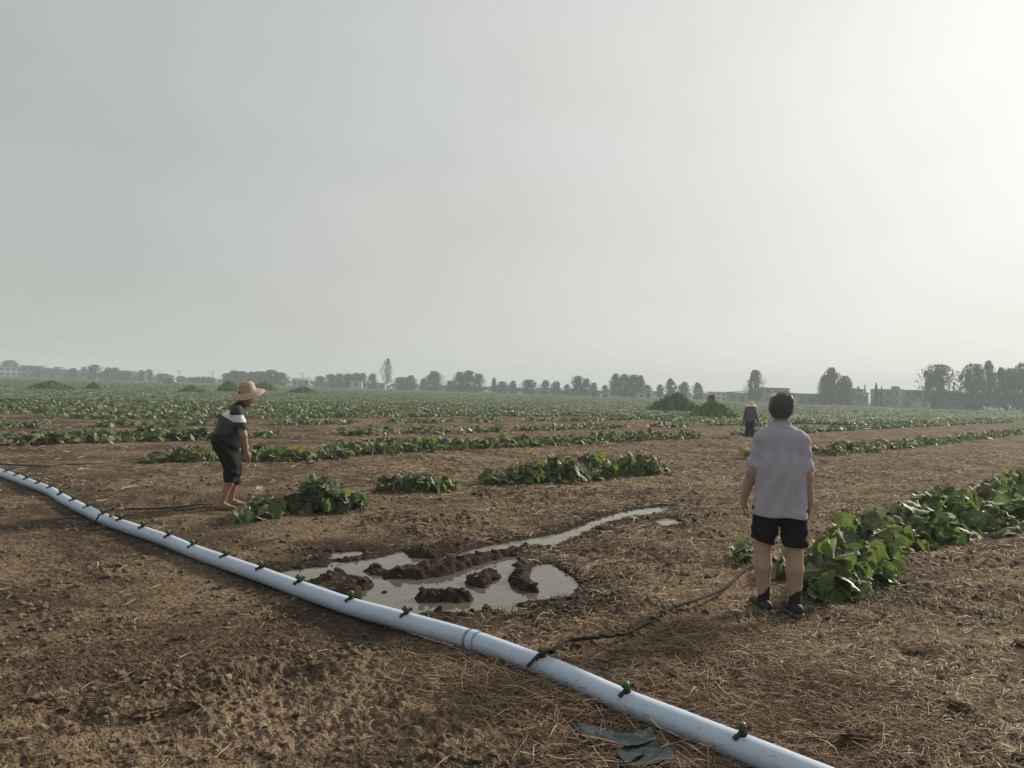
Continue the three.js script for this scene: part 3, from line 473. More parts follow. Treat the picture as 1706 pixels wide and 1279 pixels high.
// ---------------------------------------------------------------- squash vines: big lobed leaves on stalks
function leafGeo(seed, o = {}) {
  const r = rngOf(seed), { fold = 0.3, droop = 0.4, curl = 0.1, nA = 18, nR = 4 } = o, pos = [0, 0, 0], uv = [0.5, 0.5], idx = [], ph = r() * 6, asym = (r() - 0.5) * 0.3, tw = (r() - 0.5) * 0.6;
  for (let j = 1; j <= nR; j++) for (let i = 0; i < nA; i++) {
    const q = j / nR, a = i / nA * 2 * Math.PI, back = Math.PI - Math.abs(a - Math.PI);
    let R = 0.92 + 0.07 * Math.cos(5 * a) + 0.05 * Math.cos(a) + 0.025 * Math.cos(9 * a + ph) + 0.06 * n2(a * 1.2, seed);
    R *= 1 - 0.55 * Math.exp(-(((a - Math.PI) / 0.30) ** 2));
    const x = q * R * Math.cos(a), z = q * R * Math.sin(a) * (1 + asym * 0.2 * Math.sign(Math.sin(a)));
    let y = fold * Math.abs(z) * (1 - 0.3 * q) - droop * q * q * (0.6 + 0.4 * Math.cos(a)) - droop * 0.5 * z * z;
    y += curl * (q * q) * Math.sin(3 * a + ph) + 0.5 * curl * q * q * Math.sin(7 * a + 2 * ph) + tw * x * z * 0.5 + 0.045 * n2(x * 3 + seed, z * 3);
    pos.push(x - 0.0, y, z); uv.push(0.5 + q * 0.48 * Math.cos(a), 0.5 + q * 0.48 * Math.sin(a));
  }
  for (let i = 0; i < nA; i++) idx.push(0, 1 + (i + 1) % nA, 1 + i);
  for (let j = 0; j < nR - 1; j++) for (let i = 0; i < nA; i++) { const a = 1 + j * nA + i, b = 1 + j * nA + (i + 1) % nA; idx.push(a, b, a + nA, b, b + nA, a + nA); }
  if (!o.under) return geoOf(pos, idx, null, uv);
  const top = geoOf(pos, idx, null, uv), nn = top.attributes.normal, N = pos.length / 3, I = idx.length;   // the pale underside is a second skin just below
  for (let i = 0; i < N; i++) { pos.push(pos[i * 3] - 0.012 * nn.getX(i), pos[i * 3 + 1] - 0.012 * nn.getY(i), pos[i * 3 + 2] - 0.012 * nn.getZ(i)); uv.push(uv[i * 2], uv[i * 2 + 1]); }
  for (let i = 0; i < I; i += 3) idx.push(idx[i] + N, idx[i + 2] + N, idx[i + 1] + N);
  const g = geoOf(pos, idx, null, uv); g.addGroup(0, I, 0); g.addGroup(I, I, 1); return g;
}
const LEAF_SHAPES = [[0.12, 0.15, 0.12], [0.35, 0.35, 0.16], [-0.25, 0.25, 0.14], [0.7, 0.25, 0.18], [-0.6, 0.45, 0.2], [1.1, 0.3, 0.22], [0.25, 0.6, 0.2], [-0.15, 0.05, 0.24], [-1.0, 0.2, 0.2], [0.5, -0.25, 0.2]];
const LEAVES = LEAF_SHAPES.map(([fold, droop, curl], i) => leafGeo(700 + i, { fold, droop, curl, nA: 20, nR: 3, under: true })), THIN_LEAVES = LEAF_SHAPES.map(([fold, droop, curl], i) => leafGeo(700 + i, { fold, droop, curl, nA: 20, nR: 3 }));
function leafTex(seed, base, vein, blotch) {
  const S = 160, data = new Uint8Array(S * S * 4);
  for (let j = 0; j < S; j++) for (let i = 0; i < S; i++) {
    const x = (i / S - 0.5) * 2, y = (j / S - 0.5) * 2, a = Math.atan2(y, x), q = Math.hypot(x, y), k = (j * S + i) * 4;
    let v = 0; for (const b of [0, 0.62, -0.62, 1.35, -1.35, 2.2, -2.2]) { const d = Math.abs(Math.sin(a - b)) * q, on = Math.cos(a - b) > 0; if (on) v = Math.max(v, sstep(0.035 * (1.2 - q), 0.008, d)); const br = Math.abs(((q * 5.5 - Math.abs(a - b) * 3.2) % 1 + 1) % 1 - 0.5); if (on && Math.abs(a - b) < 0.34) v = Math.max(v, 0.45 * sstep(0.10, 0.02, br) * sstep(1, 0.4, q)); }
    const m = 1 + 0.30 * n2(x * 3 + seed, y * 3) + 0.22 * n2(x * 11, y * 11 + seed), e = blotch * sstep(0.25, 0.6, n2(x * 2.2 + seed * 3, y * 2.2) + 0.5 * n2(x * 8, y * 8 + seed));
    for (let c = 0; c < 3; c++) { const l = lerp(lerp(base[c] * m, vein[c], v * 0.75), [0.21, 0.18, 0.085][c], e); data[k + c] = 255 * (1.055 * Math.pow(clamp(l, 0.003, 1), 1 / 2.4) - 0.055); } data[k + 3] = 255;
  }
  const t = new THREE.DataTexture(data, S, S); t.colorSpace = THREE.SRGBColorSpace; t.magFilter = THREE.LinearFilter; t.needsUpdate = true; return t;
}
const leafMats = [
  [[0.111, 0.174, 0.053], [0.222, 0.281, 0.126], 0.060], [[0.083, 0.140, 0.053], [0.190, 0.239, 0.126], 0.060], [[0.150, 0.232, 0.053], [0.285, 0.351, 0.139], 0.120],
  [[0.206, 0.260, 0.063], [0.348, 0.378, 0.164], 0.180], [[0.277, 0.301, 0.171], [0.475, 0.463, 0.302], 0.096], [[0.426, 0.386, 0.239], [0.634, 0.562, 0.403], 0.360],
].map(([b, v, e], i) => new THREE.MeshPhysicalMaterial({ map: leafTex(i * 7 + 3, b, v, e), roughness: 0.72, specularIntensity: 0.6, side: THREE.DoubleSide, transmission: [0.6, 0.6, 0.75, 0.75, 0.5, 0.4][i], thickness: 0 }));
const leafPairs = [0, 1, 2, 3, 4, 5].map((i) => [leafMats[i], leafMats[i === 5 ? 5 : 4]]);
const leafPick = (r) => { const u = r(); return u < 0.27 ? 0 : u < 0.45 ? 1 : u < 0.74 ? 2 : u < 0.89 ? 3 : u < 0.965 ? 4 : 5; };
const stalkMat = std(0.105, 0.135, 0.065, 0.75);
const stalkPale = std(0.23, 0.23, 0.15, 0.75);
// one vine plant: leaves round a few crowns. blobs: [x, z, radius along the row, radius across, height, number of leaves]
function vine(label, blobs, seed, size = [0.065, 0.135], group = 'squash vines in rows across the field', name = 'squash_vine', placed = []) {
  const rnd = rngOf(seed), at = blobs.length ? blobs : placed, bx = at.reduce((s, b) => s + b[0], 0) / at.length, bz = at.reduce((s, b) => s + b[1], 0) / at.length;
  const t = thing(name, label, 'vine', [bx, groundH(bx, bz), bz], 0, group), by = t.position.y, q = new THREE.Quaternion(), e = new THREE.Euler(), stalks = [], Y = new THREE.Vector3(0, 1, 0);
  let count = 0;
  blobs = blobs.map((b) => [...b.slice(0, 5), Math.round(b[5] * 1.35)]);
  const leaves = placed.map(([x, z, h]) => [x, z, (rnd() - 0.5) * 0.3, (rnd() - 0.5) * 0.3, 0.3 + 0.5 * rnd(), h]);
  for (const [cx, cz, ra, rb, hh, num] of blobs) for (let i = 0; i < num; i++) {
    const a = rnd() * 6.283, d = Math.sqrt(rnd()), u = d * ra * Math.cos(a), v = d * rb * Math.sin(a), [dx, dz] = fromTN(u, v), x = cx + dx, z = cz + dz;
    leaves.push([x, z, dx, dz, d, hh * Math.sqrt(Math.max(0.02, 1 - d * d * 0.92)) * (0.72 + 0.45 * n2(x * 2.2 + seed, z * 2.2) + 0.25)]);
  }
  for (const [x, z, dx, dz, d, top] of leaves) {
    const lvl = 1 - 0.62 * Math.pow(rnd(), 1.5), y = groundH(x, z) + Math.max(0.03, top * lvl), s = lerp(size[0] * 0.75, size[1], Math.pow(rnd(), 1.2));
    // leaves hang outwards from the crown, many of them limp and side-on
    const out = Math.atan2(-(dz + 0.1 * (rnd() - 0.5)), dx + 0.1 * (rnd() - 0.5)) + (rnd() - 0.5) * (rnd() < 0.4 ? 6 : 1.8), limp = rnd() < 0.5 ? 0.5 + 0.9 * rnd() : -0.25 + 0.8 * rnd();
    q.setFromEuler(e.set((rnd() - 0.5) * (rnd() < 0.3 ? 2.6 : 1.1), out, -limp * (0.45 + 0.7 * d), 'YZX'));
    const sh = Math.floor(rnd() * LEAVES.length), mi = leafPick(rnd), thin = mi === 2 || mi === 3 || rnd() < 0.35, l = new THREE.Mesh(thin ? THIN_LEAVES[sh] : LEAVES[sh], thin ? leafMats[mi] : leafPairs[mi]); l.name = 'leaf'; l.castShadow = l.receiveShadow = true;
    l.position.set(x - bx, y - by, z - bz); l.quaternion.copy(q); l.scale.setScalar(s); t.add(l);
    if (count++ % 2 === 0) { const fx = x - dx * 0.35 + (rnd() - 0.5) * 0.1, fz = z - dz * 0.35 + (rnd() - 0.5) * 0.1, A = new THREE.Vector3(fx - bx, groundH(fx, fz) - by, fz - bz), B = l.position.clone(), m = A.clone().lerp(B, 0.6); m.y = Math.max(m.y, B.y + 0.02); stalks.push(new THREE.TubeGeometry(new THREE.QuadraticBezierCurve3(A, m, B), 5, 0.0045, 5)); }
  }
  if (stalks.length) { const m = mesh('stalks', joined(stalks), stalkMat, t); m.userData.kind = 'stuff'; }
  return t;
}
// the big patch beside the man (row n = -2.8)
const B = (px, py, ra, rb, h, n) => { const g = G(px, py); return [g.x, g.z, ra, rb, h, n]; };
{
  const area = [[1333, 992], [1365, 1004], [1420, 1002], [1488, 966], [1500, 928], [1560, 912], [1620, 902], [1715, 888], [1800, 856], [1900, 806], [1760, 800], [1690, 806], [1625, 822], [1560, 842], [1500, 866], [1430, 893], [1360, 922]].map(([x, y]) => { const g = G(x, y); return [g.x, g.z]; });
  const rnd = rngOf(21), cuts = [0, 8.35, 10.6, 13.8, 99], lists = [[], [], [], []], X = area.map((p) => p[0]), Z = area.map((p) => p[1]), x0 = Math.min(...X), x1 = Math.max(...X), z0 = Math.min(...Z), z1 = Math.max(...Z);
  for (let i = 0; i < 60000; i++) { const x = lerp(x0, x1, rnd()), z = lerp(z0, z1, rnd()); if (!inPoly(area, x, z)) continue; const t = tOf(x, z), k = cuts.findIndex((c) => t < c) - 1, lim = [298, 298, 298, 298][k]; if (lists[k].length < lim) lists[k].push([x, z, 0.36 * sstep(-0.05, 0.30, edgeDist(area, x, z)) * (0.62 + 0.75 * (n2(x * 1.5, z * 1.5) + 0.25) + 0.3 * n2(x * 4, z * 4))]); }
  ['limp leafy vine directly behind the legs of the man in the lavender shirt', 'wide vine with big yellow-green leaves, second along the row past the man', 'low broad vine, third along the row past the man', 'farthest part of the wide vine row, at the picture edge'].forEach((l, k) => vine(l, [], 21 + k, [0.075, 0.17], undefined, undefined, lists[k]));
}
vine('weedy sprig between the drip hose end and the legs of the man', [B(1243, 940, 0.16, 0.12, 0.15, 12), B(1300, 965, 0.16, 0.12, 0.20, 12)], 25, [0.05, 0.11]);
// middle row (n = -8.4)
vine('flattened vine clump at the toes of the person in the straw hat', [B(438, 858, 0.17, 0.22, 0.18, 26), B(460, 852, 0.16, 0.18, 0.18, 24), B(412, 866, 0.12, 0.10, 0.06, 8)], 26, [0.07, 0.15]);
vine('tall peaked vine clump, second from the straw-hatted person', [B(535, 848, 0.34, 0.32, 0.37, 64), B(500, 850, 0.26, 0.22, 0.25, 30), B(578, 846, 0.32, 0.22, 0.20, 34)], 27, [0.065, 0.135]);
vine('low short vine clump between the peaked clump and the long leafy one', [B(655, 818, 0.34, 0.26, 0.24, 34), B(695, 818, 0.36, 0.26, 0.26, 40), B(735, 816, 0.30, 0.2, 0.22, 22)], 28, [0.065, 0.130]);
vine('near end of the long leafy clump in the middle row, low with one hump', [B(830, 806, 0.35, 0.28, 0.20, 24), B(880, 803, 0.55, 0.4, 0.38, 62)], 29, [0.065, 0.135]);
vine('middle of the long leafy clump in the middle row', [B(940, 800, 0.55, 0.42, 0.40, 66), B(990, 795, 0.55, 0.4, 0.42, 60)], 30, [0.065, 0.135]);
vine('rounded far clump that ends the middle row before a bare gap', [B(1055, 789, 0.62, 0.45, 0.40, 66), B(1085, 788, 0.4, 0.3, 0.25, 20)], 31, [0.065, 0.135]);
// third row (n = -14.7)
vine('small low vine clump at the end of the thin black drip hose', [B(285, 768, 0.55, 0.35, 0.22, 40), B(325, 767, 0.5, 0.35, 0.28, 44), B(255, 769, 0.3, 0.2, 0.1, 10)], 32, [0.065, 0.130]);
vine('low vine clump just beyond the hands of the straw-hatted person', [B(430, 766, 0.6, 0.4, 0.30, 50), B(480, 766, 0.6, 0.4, 0.26, 46), B(525, 766, 0.5, 0.25, 0.12, 18)], 33, [0.065, 0.130]);
vine('tiny pale vine tuft in a gap of the third row', [B(560, 762, 0.4, 0.3, 0.22, 26)], 34, [0.065, 0.130]);
// the long part of the third row: separate plants that have grown together
{
  const a = G(600, 763), b = G(1235, 735), t0 = tOf(a.x, a.z), t1 = tOf(b.x, b.z), N = 8;
  const where = ['first plant of the long third row, behind the bare strip', 'second plant of the long third row', 'third plant of the long third row', 'fourth plant of the long third row', 'fifth plant of the long third row', 'sixth plant of the long third row', 'seventh plant of the long third row', 'eighth plant of the long third row, near the far pale-hatted person'];
  for (let i = 0; i < N; i++) {
    const blobs = [], f0 = Math.pow(i / N, 1.25), f1 = Math.pow((i + 1) / N, 1.25), A = lerp(t0, t1, f0), C = lerp(t0, t1, f1), m = Math.max(2, Math.round((C - A) / 1.1));
    for (let k = 0; k < m; k++) { const t = lerp(A, C, (k + 0.5) / m), [x, z] = fromTN(t, -14.75 + 0.25 * n2(t * 0.5, 3)); blobs.push([x, z, 0.75 * (C - A) / m, 0.55, 0.31 + 0.16 * n2(t * 1.3, 9), 44]); }
    vine('leafy vine, ' + where[i], blobs, 50 + i, [0.065, 0.135]);
  }
}
// nearer part of the middle row past the bare gap, behind the man
{
  const P = [[1262, 765, 0.35], [1380, 757, 0.7], [1410, 753, 0.7], [1440, 750, 0.8], [1475, 745, 0.9]];
  vine('vine at the near end of the row seen past the right shoulder of the man', P.slice(1).map(([x, y, r]) => B(x, y, r, 0.5, 0.28, 44)), 60, [0.065, 0.13]);
  vine('few vine leaves showing beside the left sleeve of the man', P.slice(0, 1).map(([x, y, r]) => B(x, y, r, 0.4, 0.28, 16)), 61, [0.065, 0.13]);
}
// rows farther off: one thing each, their leaves too small to tell apart
const smallLeaf = [0, 1, 2].map((i) => leafGeo(740 + i, { fold: [0.3, -0.4, 0.6][i], droop: [0.5, 0.7, 0.3][i], curl: 0.15, nA: 8, nR: 1 }));
const farMat = new THREE.MeshPhysicalMaterial({ color: 0xffffff, roughness: 0.7, specularIntensity: 0.6, side: THREE.DoubleSide, transmission: 0.55, thickness: 0 });
const leafColor = (r) => { const u = r(), v = 0.75 + 0.5 * r(); return u < 0.55 ? rgb(0.120 * v, 0.185 * v, 0.069 * v) : u < 0.78 ? rgb(0.171 * v, 0.254 * v, 0.082 * v) : u < 0.92 ? rgb(0.299 * v, 0.337 * v, 0.194 * v) : rgb(0.537 * v, 0.508 * v, 0.338 * v); };
function leafScatter(list, rnd, h, size, mats, cols) {
  const q = new THREE.Quaternion(), e = new THREE.Euler();
  for (const [x, z, hh] of list) {
    const k = Math.floor(rnd() * 3), s = lerp(size[0], size[1], rnd());
    q.setFromEuler(e.set((rnd() - 0.5) * 1.4, rnd() * 6.283, -(rnd() < 0.5 ? 0.9 * rnd() : 0.4 * rnd()), 'YZX'));
    mats[k].push(M4(new THREE.Vector3(x, groundH(x, z) + Math.max(0.03, hh * (1 - 0.6 * Math.pow(rnd(), 1.4))), z), q, new THREE.Vector3(s, s, s))); cols[k].push(leafColor(rnd));
  }
}
function vineRow(label, n, t0, t1, width, height, perM, seed, gap = -0.25, name = 'vine_row') {
  const rnd = rngOf(seed), list = [];
  for (let i = 0; i < (t1 - t0) * perM; i++) {
    const t = lerp(t0, t1, rnd()), c = 0.3 * n2(t * 0.2, seed), w = width * (0.75 + 0.7 * n2(t * 0.45 + seed, 1)), v = (rnd() + rnd() - 1), dens = n2(t * 0.33 + seed * 1.7, seed) + 0.5 * n2(t * 1.1, seed + 4);
    if (dens < gap + 0.12 * (rnd() - 0.5)) continue;
    const [x, z] = fromTN(t, n + c + v * w); list.push([x, z, height * (0.7 + 0.7 * n2(t * 1.1 + seed, v * 2) + 0.2) * (1 - 0.7 * v * v)]);
  }
  const t = new THREE.Group(); const [cx, cz] = fromTN((t0 + t1) / 2, n);
  t.name = numbered(name); tag(t, label, 'vine row', 'long rows of vines across the field'); scene.add(t);
  const mats = [[], [], []], cols = [[], [], []]; leafScatter(list, rnd, height, [0.065, 0.125], mats, cols);
  // leaves joined into one part
  const pos = [], nor = [], col = [], V = new THREE.Vector3(), NM = new THREE.Matrix3();
  for (let k = 0; k < 3; k++) { const g = smallLeaf[k].toNonIndexed(), p = g.attributes.position, nn = g.attributes.normal; mats[k].forEach((m, i) => { NM.getNormalMatrix(m); for (let v = 0; v < p.count; v++) { V.fromBufferAttribute(p, v).applyMatrix4(m); pos.push(V.x, V.y, V.z); V.fromBufferAttribute(nn, v).applyMatrix3(NM).normalize(); nor.push(V.x, V.y, V.z); col.push(cols[k][i].r, cols[k][i].g, cols[k][i].b); } }); }
  const g = new THREE.BufferGeometry(); g.setAttribute('position', new THREE.BufferAttribute(new Float32Array(pos), 3)); g.setAttribute('normal', new THREE.BufferAttribute(new Float32Array(nor), 3)); g.setAttribute('color', new THREE.BufferAttribute(new Float32Array(col), 3));
  const m = mesh('foliage', g, farRowMat, t); m.userData.kind = 'stuff'; return t;
}
const farRowMat = farMat.clone(); farRowMat.vertexColors = true;
vineRow('thin vine row that runs from behind the man to the far end of the field', -8.35, 25.5, 64, 0.7, 0.26, 80, 70, -0.9);
vineRow('third vine row where it goes on beyond the far person with the pale hat', -14.75, 31, 90, 0.7, 0.26, 60, 71, -0.6);
vineRow('patchy left end of the fourth vine row with two leafy humps', -20.1, 4.2, 10.8, 0.5, 0.32, 110, 72, -0.05);
vineRow('fourth vine row, from beyond the straw-hatted person across the field', -20.2, 11.5, 95, 0.6, 0.25, 56, 73, -0.10);
vineRow('fifth vine row, patchy with brown gaps', -26.2, 2, 110, 0.6, 0.22, 44, 74, -0.05);
vineRow('sixth vine row, beginning of the closed green canopy', -31.6, -2, 120, 1.2, 0.26, 76, 75, -0.2);
vineRow('seventh vine row within the green canopy', -36.8, -6, 130, 1.4, 0.26, 72, 76, -0.25);
vineRow('eighth vine row within the green canopy', -42.0, -10, 140, 1.9, 0.26, 76, 77, -0.4);
vineRow('ninth vine row within the green canopy', -47.2, -12, 150, 2.1, 0.26, 72, 78, -0.5);
// canopy beyond, too far to tell rows or plants apart
{
  const rnd = rngOf(80), K = [], q = new THREE.Quaternion(), e = new THREE.Euler(), mats = [[], []], cols = [[], []];
  const cluster = [0, 1].map((c) => { const r = rngOf(800 + c), gs = []; for (let i = 0; i < 34; i++) { const g = smallLeaf[i % 3].clone(), s = 0.06 + 0.06 * r(), a = r() * 6.28, d = 0.85 * Math.sqrt(r()); g.scale(s, s, s); g.rotateZ((r() - 0.5) * 1.3); g.rotateX((r() - 0.5) * 1.3); g.rotateY(r() * 6.28); g.translate(d * Math.cos(a), 0.07 + 0.2 * r() * (1 - 0.5 * d), d * Math.sin(a)); gs.push(g); } return joined(gs); });
  for (let i = 0; i < 60000; i++) {
    const r = 40 * Math.pow(215 / 40, rnd()), a = (rnd() * 2 - 1) * 0.72, x = r * Math.sin(a), z = -r * Math.cos(a), n = nOf(x, z), t = tOf(x, z);
    if (rnd() < sstep(120, 215, r)) continue;
    const side = n < -17.2 && rnd() < sstep(40, 58, t + 6 * n2(t * 0.1, n * 0.2));
    if (n > -49.5 - 1.2 * n2(t * 0.2, 4) && !side) continue;
    const band = Math.abs(((n + 49.5) / 5.3 % 1 + 1) % 1 - 0.5); if (n > -78 && band > 0.40 + 0.1 * n2(x * 0.2, z * 0.2) && rnd() < 0.75) continue;
    if (n2(x * 0.09, z * 0.09) < -0.42) continue;
    const k = i & 1, s = 0.85 + 0.4 * rnd(); q.setFromEuler(e.set(0, rnd() * 6.28, 0));
    mats[k].push(M4(new THREE.Vector3(x, groundH(x, z), z), q, new THREE.Vector3(s, s, s)));
    const c = leafColor(rnd); c.lerp(rgb(0.125, 0.172, 0.072), 0.5); cols[k].push(c);
  }
  for (const k of [0, 1]) { const m = instanced('vine_canopy', cluster[k], farMat, mats[k], cols[k]); tag(m, 'closed green canopy of vines over the far part of the field', null, null, 'stuff'); }
}
// small green weeds here and there on the soil
{
  const rnd = rngOf(91), blade = (() => { const g = new THREE.PlaneGeometry(0.012, 1, 1, 3), p = g.attributes.position; for (let i = 0; i < p.count; i++) { const t = p.getY(i) + 0.5; p.setXYZ(i, p.getX(i) * (1 - 0.8 * t), t, 0.35 * t * t); } g.computeVertexNormals(); return g; })();
  const spots = [[885, 870, 0.12, 60], [1240, 945, 0.2, 120], [1500, 985, 0.25, 100], [1475, 1000, 0.2, 80], [400, 870, 0.14, 70], [330, 772, 0.4, 90], [355, 768, 0.3, 80], [700, 1035, 0.12, 40], [860, 855, 0.08, 20], [1665, 1035, 0.15, 50], [1330, 1020, 0.14, 60], [1310, 1000, 0.18, 60], [1275, 1030, 0.2, 50], [925, 995, 0.06, 20], [1050, 990, 0.3, 24], [1160, 890, 0.3, 30], [1440, 835, 0.4, 60], [1395, 860, 0.3, 50], [440, 768, 0.4, 60], [510, 768, 0.4, 60], [845, 1020, 0.1, 24]];
  const mats = [], cols = [], q = new THREE.Quaternion(), e = new THREE.Euler();
  for (const [px, py, r, n] of spots) { const g = G(px, py); for (let i = 0; i < n; i++) { const a = rnd() * 6.28, d = r * Math.sqrt(rnd()), x = g.x + d * Math.cos(a), z = g.z + d * Math.sin(a), s = 0.04 + 0.09 * rnd(); q.setFromEuler(e.set(0.2 + 0.7 * rnd(), rnd() * 6.28, 0, 'YXZ')); mats.push(M4(new THREE.Vector3(x, groundH(x, z) - 0.005, z), q, new THREE.Vector3(0.7, s, s))); const v = 0.7 + 0.6 * rnd(); cols.push(rgb(0.075 * v, 0.12 * v, 0.035 * v)); } }
  tag(instanced('weeds', blade, new THREE.MeshStandardMaterial({ color: 0xffffff, roughness: 0.7, side: THREE.DoubleSide }), mats, cols), 'small green weeds and grass blades on the soil', null, null, 'stuff');
}
// ---------------------------------------------------------------- weedy heaps in the field
function heap(label, pxl, pxr, ytop, ybase, seed, tone, category = 'heap', spread = 1) {
  const rnd = rngOf(seed), g0 = G((pxl + pxr) / 2, ybase), dep = -g0.z, w = along(pxr, ybase, dep).x - along(pxl, ybase, dep).x, h = along((pxl + pxr) / 2, ytop, dep).y;
  const t = thing('weedy_heap', label, category, [g0.x, 0, g0.z], 0, 'weedy heaps in the field');
  const N = 22, pos = [], idx = [], col = [], prof = (u, v) => { const d = Math.hypot(u, v); return h * 0.86 * Math.pow(Math.max(0, 1 - d), 0.85) * (1 + 0.35 * n2(u * 2.4 + seed, v * 2.4)) - 0.05; };
  for (let j = 0; j <= N; j++) for (let i = 0; i <= N; i++) { const u = i / N * 2 - 1, v = j / N * 2 - 1; pos.push(u * w / 2, prof(u, v), v * w * 0.4); const k = 0.8 + 0.5 * n2(u * 5 + seed, v * 5); col.push(tone[0] * 0.8 * k, tone[1] * 0.75 * k, tone[2] * 0.8 * k); }
  for (let j = 0; j < N; j++) for (let i = 0; i < N; i++) { const a = j * (N + 1) + i; idx.push(a, a + N + 1, a + 1, a + 1, a + N + 1, a + N + 2); }
  mesh('mound', geoOf(pos, idx, col), new THREE.MeshStandardMaterial({ vertexColors: true, roughness: 0.95 }), t);
  const bp = [], bi = [], bc = [];
  for (let i = 0; i < 1500; i++) {
    const a = rnd() * 6.28, d = Math.pow(rnd(), 0.6) * 1.02, u = d * Math.cos(a), v = d * Math.sin(a), x = u * w / 2, z = v * w * 0.4, y = Math.max(0, prof(u, v)), L = h * (0.08 + 0.2 * rnd()) * spread + 0.1, b = rnd() * 6.28, ww = 0.05 + 0.07 * rnd(), k = bp.length / 3, c = 0.65 + 0.7 * rnd();
    bp.push(x - ww * Math.cos(b), y, z - ww * Math.sin(b), x + ww * Math.cos(b), y, z + ww * Math.sin(b), x + (rnd() - 0.5) * L, y + L, z + (rnd() - 0.5) * L); bi.push(k, k + 1, k + 2); for (let q = 0; q < 3; q++) bc.push(tone[0] * c, tone[1] * c, tone[2] * c);
  }
  const m = mesh('weeds', geoOf(bp, bi, bc), new THREE.MeshStandardMaterial({ vertexColors: true, roughness: 0.85, side: THREE.DoubleSide }), t); m.userData.kind = 'stuff';
  return t;
}
heap('peaked dark brownish weedy heap, left one of the pair beyond the vine rows', 1078, 1172, 655, 688, 1, [0.172, 0.204, 0.106]);
heap('rounded green weedy heap, right one of the pair, near the far person', 1148, 1230, 667, 699, 2, [0.193, 0.293, 0.118]);
heap('largest weedy mound in front of the white houses, humped', 46, 126, 634, 652, 3, [0.149, 0.217, 0.094]);
heap('small pointed weedy mound just right of the largest mound', 140, 170, 637, 651, 4, [0.166, 0.238, 0.100]);
heap('low flat weedy mound between the small pointed mound and the straw hat', 296, 344, 642, 656, 5, [0.172, 0.259, 0.106]);
heap('bushy weeds directly behind the straw hat on its left side', 364, 398, 637, 655, 6, [0.166, 0.245, 0.100], 'bush', 2);
heap('bushy weeds directly behind the straw hat on its right side', 420, 460, 638, 652, 7, [0.166, 0.245, 0.100], 'bush', 2);
heap('dark weedy mound to the right of the straw hat', 478, 532, 644, 657, 8, [0.149, 0.204, 0.100]);
heap('small dark weed tuft at the far field edge before the row of round trees', 272, 292, 629, 639, 9, [0.149, 0.217, 0.100], 'bush');

// ---------------------------------------------------------------- trees along the far edge of the field
const barkMat = std(0.10, 0.085, 0.065, 0.95);
const crownMats = [0, 1].map(() => new THREE.MeshPhysicalMaterial({ vertexColors: true, roughness: 0.75, side: THREE.DoubleSide, transmission: 0.25, thickness: 0 }));
function crownGeo(seed, kind) {                          // unit crown: width 1, height 1, base at 0
  const r = rngOf(seed), pos = [], idx = [], col = [], sparse = kind === 'sparse';
  const env = (y) => kind === 'cone' ? 0.46 * (1 - y) + 0.05 : sparse ? 0.54 * Math.pow(Math.sin(Math.PI * Math.min(1, 0.16 + y * 0.80)), 0.9) : kind === 'poplar' ? 0.64 * Math.pow(Math.max(0.02, Math.sin(Math.PI * (0.22 + y * 0.74))), 0.75) : 0.70 * Math.sqrt(Math.max(0.015, 1 - ((y - 0.42) / 0.60) ** 2));
  const lobes = (a, y) => 0.78 + 0.85 * n2(Math.cos(a) * 1.5 + seed * 1.3, Math.sin(a) * 1.5 + y * 2.8) + 0.30 * n2(Math.cos(a) * 4 + seed, Math.sin(a) * 4 + y * 7);
  const core = new THREE.IcosahedronGeometry(1, 1).attributes.position;   // leafy masses inside
  for (let c = 0; c < (sparse ? 9 : 52); c++) {
    const a = r() * 6.28, y = 0.07 + 0.82 * r(), w = env(y) * lobes(a, y), d = w * 0.72 * Math.sqrt(r()), cr = (sparse ? 0.045 : 0.10) * (0.8 + 0.5 * r()), tone = 0.8 + 0.4 * r();
    for (let i = 0; i < core.count; i += 3) { const k = pos.length / 3; for (let q = 0; q < 3; q++) { const X = core.getX(i + q), Y = core.getY(i + q), Z = core.getZ(i + q), D = cr * (0.8 + 0.5 * n3(X * 2 + c * 9, Y * 2 + c, Z * 2 + seed)); pos.push(d * Math.cos(a) + X * D, y + Y * D * 0.9, d * Math.sin(a) + Z * D); col.push(0.050 * tone, 0.072 * tone, 0.036 * tone); } idx.push(k, k + 1, k + 2); }
  }
  const L = sparse ? 1500 : 2600;
  for (let i = 0; i < L; i++) {
    const a = r() * 6.28, y = Math.pow(r(), 0.85), w = env(y) * lobes(a, y); if (sparse && n2(Math.cos(a) * 3 + y * 5, Math.sin(a) * 3 + seed + y * 9) < -0.06) continue;
    const d = w * Math.pow(r(), sparse ? 0.6 : 0.3) * (0.86 + 0.34 * r()), x = d * Math.cos(a), z = d * Math.sin(a), s = (sparse ? 0.014 : 0.012) + 0.020 * r(), up = new THREE.Vector3(Math.cos(a) * 0.7 + (r() - 0.5), 0.9 + 0.5 * (r() - 0.5), Math.sin(a) * 0.7 + (r() - 0.5)).normalize(), sd = new THREE.Vector3(r() - 0.5, r() - 0.5, r() - 0.5).cross(up).normalize(), k = pos.length / 3, c = 0.7 + 0.6 * r();
    for (const [u, v] of [[-0.6, 0], [0, -1], [0.6, 0], [0, 1.7]]) { pos.push(x + s * (sd.x * u + up.x * v), y * 0.97 + 0.015 + s * (sd.y * u + up.y * v), z + s * (sd.z * u + up.z * v)); col.push(0.058 * c, 0.088 * c, 0.038 * c); }
    idx.push(k, k + 1, k + 2, k, k + 2, k + 3);
  }
  return geoOf(pos, idx, col);
}
